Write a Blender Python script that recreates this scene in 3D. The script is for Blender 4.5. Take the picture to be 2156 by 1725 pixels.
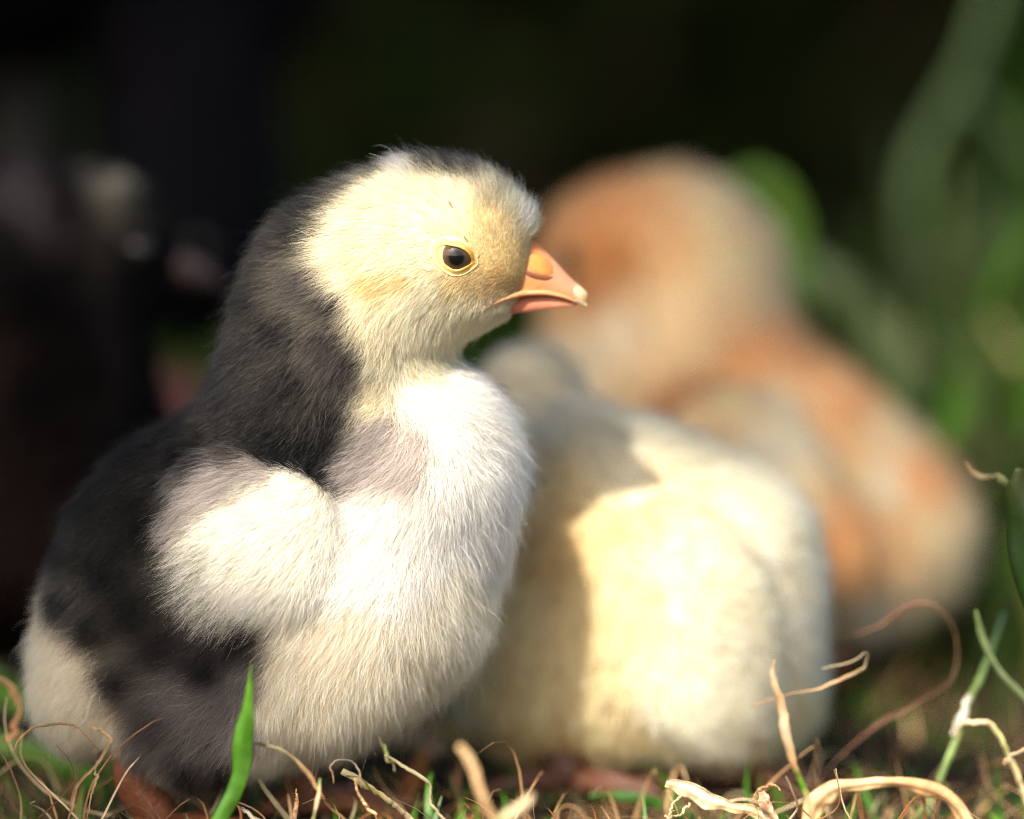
import bpy, math, random
import numpy as np
from mathutils import Vector, Matrix
from mathutils.kdtree import KDTree

random.seed(7)
RNG = np.random.default_rng(7)
for o in list(bpy.data.objects):
    bpy.data.objects.remove(o)
sc = bpy.context.scene
CM = 0.01                      # everything below is laid out in centimetres

# ------------------------------------------------------------------ camera, light, exposure
LENS, PITCH, CAM_D, CAM_H = 135.0, 5.0, 48.0, 9.6
cam_data = bpy.data.cameras.new('camera')
cam = bpy.data.objects.new('camera', cam_data)
sc.collection.objects.link(cam)
sc.camera = cam
cam.location = (0, -CAM_D * CM, CAM_H * CM)
cam.rotation_euler = (math.radians(90 - PITCH), 0, 0)
cam_data.lens = LENS
cam_data.sensor_width = 36
cam_data.clip_start = 0.01
cam_data.clip_end = 2000
cam_data.dof.use_dof = True
cam_data.dof.focus_distance = 0.468
cam_data.dof.aperture_fstop = 6.0
cam_data.dof.aperture_blades = 0

SUN_EL, SUN_ROT = 41.0, 201.0          # degrees; the sun stands behind the camera's left shoulder
world = bpy.data.worlds.new('World')
sc.world = world
world.use_nodes = True
wn = world.node_tree.nodes
sky = wn.new('ShaderNodeTexSky')
sky.sky_type = 'NISHITA'
sky.sun_disc = False
sky.sun_elevation = math.radians(SUN_EL)
sky.sun_rotation = math.radians(SUN_ROT)
sky.dust_density = 3.5
sky.ozone_density = 0.4
wn['Background'].inputs['Strength'].default_value = 0.15
world.node_tree.links.new(sky.outputs[0], wn['Background'].inputs['Color'])
sun_data = bpy.data.lights.new('sun', 'SUN')
sun_data.energy = 5.0
sun_data.angle = math.radians(0.55)
sun_data.color = (1.0, 0.925, 0.81)
sun = bpy.data.objects.new('sun', sun_data)
sc.collection.objects.link(sun)
_el, _r = math.radians(SUN_EL), math.radians(SUN_ROT)
SUN_DIR = Vector((math.sin(_r) * math.cos(_el), math.cos(_r) * math.cos(_el), math.sin(_el)))
sun.rotation_euler = SUN_DIR.to_track_quat('Z', 'Y').to_euler()
sun.location = SUN_DIR * 5
sc.view_settings.view_transform = 'Standard'
sc.view_settings.look = 'None'
sc.view_settings.exposure = 0.95
sc.view_settings.gamma = 1.0
sc.view_settings.use_curve_mapping = False
sc.render.engine = 'CYCLES'
sc.cycles.use_denoising = True
sc.cycles.denoising_prefilter = 'NONE'
sc.cycles.filter_width = 1.1
sc.cycles.max_bounces = 10
sc.cycles.diffuse_bounces = 4
sc.cycles.transmission_bounces = 8
sc.cycles.glossy_bounces = 4
sc.cycles_curves.shape = 'RIBBONS'
sc.cycles_curves.subdivisions = 2

# ------------------------------------------------------------------ measuring helpers
# The picture was measured in a 2156 x 1725 frame; at() gives the place (cm) seen there at depth y.
FPX = LENS / 36.0 * 2156
_sp, _cp = math.sin(math.radians(PITCH)), math.cos(math.radians(PITCH))
def at(px, py, y=0.0):
    a, b = (px - 1078) / FPX, -(py - 862.5) / FPX
    d = Vector((a, _cp + b * _sp, -_sp + b * _cp))
    t = (y + CAM_D) / d.y
    return Vector((d.x * t, y, CAM_H + d.z * t))
def cmpx(y=0.0):               # centimetres per measured pixel at depth y
    return (CAM_D + y) / FPX

# ------------------------------------------------------------------ scene bookkeeping
def link(o, parent=None):
    sc.collection.objects.link(o)
    if parent is not None:
        o.parent = parent
        o.matrix_parent_inverse = Matrix.Translation(parent.location).inverted() if not parent.parent else (
            Matrix.Translation(parent.matrix_world.translation).inverted())
    return o
def tag(o, label, cat, group=None, kind=None):
    if label: o['label'] = label
    if cat: o['category'] = cat
    if group: o['group'] = group
    if kind: o['kind'] = kind
    return o
def empty(name, loc_cm, label, cat, group=None):
    o = bpy.data.objects.new(name, None)
    o.empty_display_size = 0.01
    o.location = Vector(loc_cm) * CM
    sc.collection.objects.link(o)
    bpy.context.view_layer.update()
    return tag(o, label, cat, group)
def mesh_obj(name, V, F, mat, parent=None, col=None, smooth=True):
    me = bpy.data.meshes.new(name)
    V = np.asarray(V, dtype=np.float64) * CM
    me.from_pydata(V.tolist(), [], [list(map(int, f)) for f in F])
    if smooth:
        me.polygons.foreach_set('use_smooth', [True] * len(me.polygons))
    if col is not None:
        ca = me.color_attributes.new('tint', 'FLOAT_COLOR', 'POINT')
        c4 = np.ones((len(V), 4), np.float32); c4[:, :3] = col
        ca.data.foreach_set('color', c4.ravel())
    me.materials.append(mat)
    me.update()
    o = bpy.data.objects.new(name, me)
    return link(o, parent)

# ------------------------------------------------------------------ materials
def new_mat(name):
    m = bpy.data.materials.new(name)
    m.use_nodes = True
    nt = m.node_tree
    return m, nt, nt.nodes, nt.nodes['Principled BSDF']
def mat_tint(name, rough=0.5, sss=0.0, sss_r=(1, .4, .2), sss_scale=0.001, bump=0.0, bump_scale=900, spec=0.5, vary=0.0, coat=0.0):
    m, nt, n, p = new_mat(name)
    a = n.new('ShaderNodeAttribute'); a.attribute_name = 'tint'
    src = a.outputs['Color']
    tc = n.new('ShaderNodeTexCoord')
    if vary:
        nz = n.new('ShaderNodeTexNoise'); nz.inputs['Scale'].default_value = bump_scale * 0.4; nz.inputs['Detail'].default_value = 6
        nt.links.new(tc.outputs['Object'], nz.inputs['Vector'])
        mp = n.new('ShaderNodeMapRange'); mp.inputs[1].default_value = 0.3; mp.inputs[2].default_value = 0.7
        mp.inputs[3].default_value = 1 - vary; mp.inputs[4].default_value = 1 + vary
        nt.links.new(nz.outputs['Fac'], mp.inputs[0])
        mx = n.new('ShaderNodeVectorMath'); mx.operation = 'SCALE'
        nt.links.new(src, mx.inputs[0]); nt.links.new(mp.outputs[0], mx.inputs['Scale'])
        src = mx.outputs[0]
    nt.links.new(src, p.inputs['Base Color'])
    p.inputs['Roughness'].default_value = rough
    p.inputs['Specular IOR Level'].default_value = spec
    p.inputs['Coat Weight'].default_value = coat
    if sss:
        p.inputs['Subsurface Weight'].default_value = sss
        p.inputs['Subsurface Radius'].default_value = sss_r
        p.inputs['Subsurface Scale'].default_value = sss_scale
    if bump:
        nb = n.new('ShaderNodeTexNoise'); nb.inputs['Scale'].default_value = bump_scale; nb.inputs['Detail'].default_value = 4
        nt.links.new(tc.outputs['Object'], nb.inputs['Vector'])
        bp = n.new('ShaderNodeBump'); bp.inputs['Strength'].default_value = bump; bp.inputs['Distance'].default_value = 0.0003
        nt.links.new(nb.outputs['Fac'], bp.inputs['Height'])
        nt.links.new(bp.outputs['Normal'], p.inputs['Normal'])
    return m
def mat_down(name, dark=0.42, rough=0.24, soft=0.7):
    """Down: each barb scatters softly like the plumage it belongs to and adds the fine streaks of a fibre."""
    m = bpy.data.materials.new(name); m.use_nodes = True
    nt = m.node_tree; n = nt.nodes; n.clear()
    out = n.new('ShaderNodeOutputMaterial')
    a = n.new('ShaderNodeAttribute'); a.attribute_name = 'tint'
    an = n.new('ShaderNodeAttribute'); an.attribute_name = 'lie'
    d = n.new('ShaderNodeBsdfDiffuse'); nt.links.new(a.outputs['Color'], d.inputs['Color']); nt.links.new(an.outputs['Vector'], d.inputs['Normal'])
    wm = n.new('ShaderNodeVectorMath'); wm.operation = 'MULTIPLY'; wm.inputs[1].default_value = (1.0, 0.9, 0.72)
    nt.links.new(a.outputs['Color'], wm.inputs[0])
    tr = n.new('ShaderNodeBsdfTranslucent'); nt.links.new(wm.outputs[0], tr.inputs['Color']); nt.links.new(an.outputs['Vector'], tr.inputs['Normal'])
    m0 = n.new('ShaderNodeMixShader'); m0.inputs[0].default_value = 0.3
    nt.links.new(d.outputs[0], m0.inputs[1]); nt.links.new(tr.outputs[0], m0.inputs[2])
    h = n.new('ShaderNodeBsdfHairPrincipled'); h.parametrization = 'COLOR'
    nt.links.new(a.outputs['Color'], h.inputs['Color'])
    h.inputs['Roughness'].default_value = rough
    h.inputs['Radial Roughness'].default_value = 0.45
    h.inputs['Random Roughness'].default_value = 0.3
    m1 = n.new('ShaderNodeMixShader')
    lum = n.new('ShaderNodeRGBToBW'); nt.links.new(a.outputs['Color'], lum.inputs[0])
    mr = n.new('ShaderNodeMapRange'); mr.inputs[1].default_value = 0.03; mr.inputs[2].default_value = 0.5
    mr.inputs[3].default_value = dark; mr.inputs[4].default_value = 1 - soft
    nt.links.new(lum.outputs[0], mr.inputs[0]); nt.links.new(mr.outputs[0], m1.inputs[0])
    nt.links.new(m0.outputs[0], m1.inputs[1]); nt.links.new(h.outputs[0], m1.inputs[2])
    nt.links.new(m1.outputs[0], out.inputs['Surface'])
    return m
M_SKIN = mat_tint('plumage_underlayer', rough=0.9, spec=0.05, bump=0.6, bump_scale=2500, vary=0.15)
M_DOWN = mat_down('down_fibres')
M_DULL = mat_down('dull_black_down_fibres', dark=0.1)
M_BEAK = mat_tint('horn', rough=0.62, spec=0.2, sss=0.5, sss_r=(1.0, 0.45, 0.3), sss_scale=0.0012, bump=0.35, bump_scale=1500, vary=0.07)
M_LID = mat_tint('eyelid_skin', rough=0.45, sss=0.3, sss_scale=0.0008, bump=0.5, bump_scale=5000, vary=0.08)
M_LEG = mat_tint('leg_scales', rough=0.5, sss=0.25, sss_scale=0.001, bump=0.8, bump_scale=2200, vary=0.25)

# ------------------------------------------------------------------ implicit bodies
class Blob:
    """Smooth union of ellipsoids: (centre, radii, tilt in the side view, turn about the vertical)."""
    def __init__(self, prims, k=0.6):
        self.p = []
        for c, r, tilt, turn in prims:
            R = Matrix.Rotation(math.radians(turn), 3, 'Z') @ Matrix.Rotation(-math.radians(tilt), 3, 'Y')
            self.p.append((np.array(c, np.float32), np.array(r, np.float32), np.array(R.transposed(), np.float32)))
        self.k = k
    def d(self, P):
        P = np.asarray(P, np.float32); out = None
        for c, r, Ri in self.p:
            q = (P - c) @ Ri.T
            k0 = np.sqrt(((q / r) ** 2).sum(-1)) + 1e-6
            k1 = np.sqrt(((q / (r * r)) ** 2).sum(-1)) + 1e-6
            e = k0 * (k0 - 1) / k1
            if out is None: out = e
            else:
                h = np.clip(0.5 + 0.5 * (out - e) / self.k, 0, 1)
                out = out * (1 - h) + e * h - self.k * h * (1 - h)
        return out
    def grad(self, P, e=0.02):
        g = np.stack([self.d(P + np.eye(3, dtype=np.float32)[i] * e) - self.d(P - np.eye(3, dtype=np.float32)[i] * e) for i in range(3)], -1)
        return g / (np.linalg.norm(g, axis=-1, keepdims=True) + 1e-9)
    def box(self):
        lo = np.min([c - r.max() for c, r, _ in self.p], 0); hi = np.max([c + r.max() for c, r, _ in self.p], 0)
        return lo - 0.3, hi + 0.3
    def surf_y(self, x, z, y0=-6.0):
        y = y0
        for _ in range(80):
            s = float(self.d(np.array([[x, y, z]]))[0])
            y += max(s * 0.7, 0.002) if s > 0 else s * 0.7
            if abs(s) < 0.002: break
        return y
    def mesh(self, cell=0.1):
        lo, hi = self.box()
        n = np.ceil((hi - lo) / cell).astype(int) + 1
        ax = [lo[i] + np.arange(n[i]) * cell for i in range(3)]
        G = np.stack(np.meshgrid(*ax, indexing='ij'), -1).astype(np.float32)
        D = self.d(G.reshape(-1, 3)).reshape(n)
        ins = D < 0
        c8 = [ins[i:n[0]-1+i, j:n[1]-1+j, k:n[2]-1+k] for i in (0, 1) for j in (0, 1) for k in (0, 1)]
        s = np.sum(c8, 0)
        act = (s > 0) & (s < 8)
        idx = -np.ones(act.shape, int); ii = np.argwhere(act); idx[act] = np.arange(len(ii))
        V = (lo + (ii + 0.5) * cell).astype(np.float32)
        for _ in range(5):
            V = V - self.d(V)[:, None] * self.grad(V)
        F = []
        for a in range(3):
            b, c = (a + 1) % 3, (a + 2) % 3
            s0 = [slice(0, -1) if i == a else slice(1, -1) for i in range(3)]
            s1 = [slice(1, None) if i == a else slice(1, -1) for i in range(3)]
            A, B = ins[tuple(s0)], ins[tuple(s1)]
            for flip, msk in ((False, A & ~B), (True, ~A & B)):
                e = np.argwhere(msk)
                if not len(e): continue
                e = e + np.array([0 if i == a else 1 for i in range(3)])
                ob = np.zeros(3, int); ob[b] = 1; oc = np.zeros(3, int); oc[c] = 1
                g = lambda q: idx[q[:, 0], q[:, 1], q[:, 2]]
                f = np.stack([g(e - ob - oc), g(e - oc), g(e), g(e - ob)], 1)
                F.append(f[:, ::-1] if flip else f)
        F = np.concatenate(F)
        F = F[(F >= 0).all(1)]
        return V, F

# ------------------------------------------------------------------ plumage
def ctrl(rows, y):
    """rows: (px, py, (r,g,b) , flow angle in degrees, length px, lift) measured in the side view -> arrays in cm"""
    P = np.array([[at(r[0], r[1], y).x, at(r[0], r[1], y).z] for r in rows], np.float32)
    C = np.array([r[2] for r in rows], np.float32)
    A = np.array([[math.cos(math.radians(r[3])), math.sin(math.radians(r[3]))] for r in rows], np.float32)
    L = np.array([r[4] for r in rows], np.float32) * cmpx(y)
    U = np.array([r[5] for r in rows], np.float32)
    return P, np.concatenate([C, A, L[:, None], U[:, None]], 1)
def lookup(cp, XZ, power=4.0, jit=0.0):
    P, D = cp
    Q = XZ + (RNG.normal(0, jit, XZ.shape).astype(np.float32) if jit else 0)
    out = np.empty((len(Q), D.shape[1]), np.float32)
    for i in range(0, len(Q), 40000):
        q = Q[i:i + 40000]
        d2 = ((q[:, None, :] - P[None]) ** 2).sum(-1) + 1e-4
        w = d2 ** (-power / 2)
        out[i:i + 40000] = (w @ D) / w.sum(1, keepdims=True)
    return out
def hashnoise(P, f, seed):
    """smooth pseudo noise from a few sines"""
    r = np.random.default_rng(seed); s = 0
    for _ in range(5):
        k = r.normal(0, f, 3); s = s + np.sin(P @ k + r.uniform(0, 6.28))
    return s / 2.2
def sample(V, F, n, dens=None):
    T = np.concatenate([F[:, [0, 1, 2]], F[:, [0, 2, 3]]])
    A = V[T]
    ar = np.linalg.norm(np.cross(A[:, 1] - A[:, 0], A[:, 2] - A[:, 0]), axis=1)
    if dens is not None: ar = ar * dens(A.mean(1))
    i = RNG.choice(len(T), n, p=ar / ar.sum())
    u, v = RNG.random(n), RNG.random(n)
    f = u + v > 1; u[f], v[f] = 1 - u[f], 1 - v[f]
    A = A[i]
    return (A[:, 0] + (A[:, 1] - A[:, 0]) * u[:, None] + (A[:, 2] - A[:, 0]) * v[:, None]).astype(np.float32)
def strands(blob, R, F, npt, wild=0.22, droop=0.12, seed=0):
    """polyline for each root R with field rows F"""
    N = blob.grad(R)
    A = F[:, 3:5]; A = A / (np.linalg.norm(A, axis=1, keepdims=True) + 1e-6)
    t = np.stack([A[:, 0], np.zeros(len(R)), A[:, 1]], 1)
    t = t - N * (t * N).sum(1, keepdims=True)
    t = t / (np.linalg.norm(t, axis=1, keepdims=True) + 1e-6)
    lift = np.clip(F[:, 6:7], 0.03, 1)
    lowf = np.stack([hashnoise(R, 3.2, seed + j) for j in range(3)], 1) * 0.16
    calm = np.clip(F[:, 5:6] / 0.24, 0.25, 1.0)
    rnd = (RNG.normal(0, wild, R.shape) + lowf) * calm
    d0 = N * lift + t * (1 - lift) + rnd * (0.35 + lift)
    d0 = d0 / np.linalg.norm(d0, axis=1, keepdims=True)
    d1 = t + N * lift * 0.35 + rnd * 0.9; d1[:, 2] -= droop
    d1 = d1 / np.linalg.norm(d1, axis=1, keepdims=True)
    L = F[:, 5] * np.exp(RNG.normal(0, 0.22, len(R)))
    pts = [R]; p = R.copy()
    curl = RNG.normal(0, 0.18, R.shape)
    for k in range(1, npt):
        s = k / (npt - 1)
        d = d0 * (1 - s) + d1 * s + curl * math.sin(s * 3.4)
        d = d / np.linalg.norm(d, axis=1, keepdims=True)
        p = p + d * (L / (npt - 1))[:, None]
        pts.append(p)
    return np.stack(pts, 1).astype(np.float32), N
def plumage(name, blob, VF, n, cp, parent, mat=None, npt=6, rad=0.0024, clumps=0.05, clump=0.5, dens=None, seed=0,
            wild=0.22, droop=0.12, jit=0.04, tip=1.25, mask=None, fat=None):
    V, F = VF
    R = sample(V, F, n, dens)
    if mask is not None: R = R[mask(R)]
    n = len(R)
    f = lookup(cp, R[:, [0, 2]], jit=jit)
    S, N = strands(blob, R, f, npt, wild, droop, seed)
    nc = max(8, int(n * clumps))
    ci = RNG.choice(n, nc, replace=False)
    kd = KDTree(nc)
    for j, i in enumerate(ci): kd.insert(R[i].tolist(), j)
    kd.balance()
    near = np.array([kd.find(r)[1] for r in R.tolist()])
    lead = S[ci][near]
    s = np.linspace(0, 1, npt)[None, :, None] ** 1.3
    cl = (clump * RNG.uniform(0.3, 1.2, n))[:, None, None]
    cl[RNG.random(n) < 0.06] = 0
    S = S * (1 - cl * s) + lead * (cl * s)
    # colour: barbs differ, clumps differ, tips a little paler
    col = np.repeat(f[:, None, :3], npt, 1)
    bright = np.exp(RNG.normal(0, 0.13, n)) * np.exp(RNG.normal(0, 0.10, nc))[near]
    tipf = 1 + (tip - 1) * np.linspace(0, 1, npt)[None] ** 2
    col = np.clip(col * bright[:, None, None] * tipf[..., None], 0, 0.93)
    cu = bpy.data.hair_curves.new(name)
    cu.add_curves([npt] * n)
    cu.attributes['position'].data.foreach_set('vector', (S * CM).ravel())
    taper = (1 - np.linspace(0, 1, npt) ** 2 * 0.75)[None]
    rr = rad * np.exp(RNG.normal(0, 0.2, n))
    if fat is not None: rr = rr * fat(R)
    ra = cu.attributes.get('radius') or cu.attributes.new('radius', 'FLOAT', 'POINT')
    ra.data.foreach_set('value', (rr[:, None] * taper * CM).astype(np.float32).ravel())
    c4 = np.ones((n * npt, 4), np.float32); c4[:, :3] = col.reshape(-1, 3)
    ca = cu.attributes.new('tint', 'FLOAT_COLOR', 'POINT'); ca.data.foreach_set('color', c4.ravel())
    # the direction each barb's surface faces: plumage normal, bent a little by the strand itself
    T = np.gradient(S, axis=1); T /= np.linalg.norm(T, axis=2, keepdims=True) + 1e-9
    NN = N[:, None] * 1.0 + RNG.normal(0, 0.18, (n, 1, 3))
    NN = NN - T * (NN * T).sum(2, keepdims=True) * 0.6
    NN /= np.linalg.norm(NN, axis=2, keepdims=True)
    na = cu.attributes.new('lie', 'FLOAT_VECTOR', 'POINT'); na.data.foreach_set('vector', NN.astype(np.float32).ravel())
    cu.materials.append(mat or M_DOWN)
    o = bpy.data.objects.new(name, cu)
    o['kind'] = 'stuff'
    return link(o, parent)
def body_mesh(name, blob, cp, parent, cell=0.1, dark=0.75, mat=None):
    V, F = blob.mesh(cell)
    f = lookup(cp, V[:, [0, 2]], jit=0.02)
    o = mesh_obj(name, V, F, mat or M_SKIN, parent, col=np.clip(f[:, :3] * dark * np.array([1.0, 0.88, 0.74]), 0, 1))
    return o, (V, F)

# ------------------------------------------------------------------ ground
def soil():
    n = 90
    xs = np.concatenate([-np.geomspace(4000, 12, 20), np.linspace(-11, 11, n), np.geomspace(12, 4000, 20)])
    ys = np.concatenate([-np.geomspace(4000, 50, 14), np.linspace(-48, 40, n), np.geomspace(42, 8000, 26)])
    X, Y = np.meshgrid(xs, ys, indexing='ij')
    P = np.stack([X, Y, 0 * X], -1).reshape(-1, 3)
    z = hashnoise(P, 0.8, 3) * 0.12 + hashnoise(P, 2.6, 4) * 0.05 - 0.15
    P[:, 2] = np.where(np.abs(P[:, 1]) < 60, z, z * 0.5)
    a, b = len(xs), len(ys)
    i = np.arange((a - 1)[None] if False else a - 1)
    F = [(p * b + q, (p + 1) * b + q, (p + 1) * b + q + 1, p * b + q + 1) for p in range(a - 1) for q in range(b - 1)]
    m, nt, nd, p = new_mat('soil')
    tc = nd.new('ShaderNodeTexCoord'); nz = nd.new('ShaderNodeTexNoise'); nz.inputs['Scale'].default_value = 160; nz.inputs['Detail'].default_value = 8
    nt.links.new(tc.outputs['Object'], nz.inputs['Vector'])
    cr = nd.new('ShaderNodeValToRGB'); cr.color_ramp.elements[0].position = 0.35; cr.color_ramp.elements[1].position = 0.7
    cr.color_ramp.elements[0].color = (0.008, 0.006, 0.004, 1); cr.color_ramp.elements[1].color = (0.035, 0.024, 0.014, 1)
    nt.links.new(nz.outputs['Fac'], cr.inputs['Fac']); nt.links.new(cr.outputs['Color'], p.inputs['Base Color'])
    p.inputs['Roughness'].default_value = 0.9; p.inputs['Specular IOR Level'].default_value = 0.15
    bp = nd.new('ShaderNodeBump'); bp.inputs['Distance'].default_value = 0.002; bp.inputs['Strength'].default_value = 0.8
    nt.links.new(nz.outputs['Fac'], bp.inputs['Height']); nt.links.new(bp.outputs['Normal'], p.inputs['Normal'])
    o = mesh_obj('ground', P, F, m)
    o['kind'] = 'structure'
soil()

# ------------------------------------------------------------------ the black and white chick
K0, K1, K2, K3 = (0.0022, 0.0019, 0.002), (0.008, 0.0066, 0.007), (0.045, 0.036, 0.036), (0.36, 0.315, 0.295)
KT = (0.15, 0.13, 0.125)
KB = (0.52, 0.46, 0.43)
W0, W1, W2, W3 = (0.92, 0.885, 0.81), (0.87, 0.78, 0.55), (0.78, 0.60, 0.30), (0.68, 0.48, 0.23)
WB = (0.89, 0.79, 0.62)
FRONT = -1.4
def E(px, py, y, rx, rz, ry, tilt=0, turn=0):
    """ellipsoid measured in the side view; ry in pixels too"""
    k = cmpx(y); c = at(px, py, y)
    return ((c.x, c.y, c.z), (rx * k, ry * k, rz * k), tilt, turn)
def inside(poly, Q):
    c = np.zeros(len(Q), bool); m = len(poly)
    for i in range(m):
        (x1, y1), (x2, y2) = poly[i], poly[(i + 1) % m]
        c ^= ((y1 > Q[:, 1]) != (y2 > Q[:, 1])) & (Q[:, 0] < (x2 - x1) * (Q[:, 1] - y1) / (y2 - y1 + 1e-9) + x1)
    return c
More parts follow.
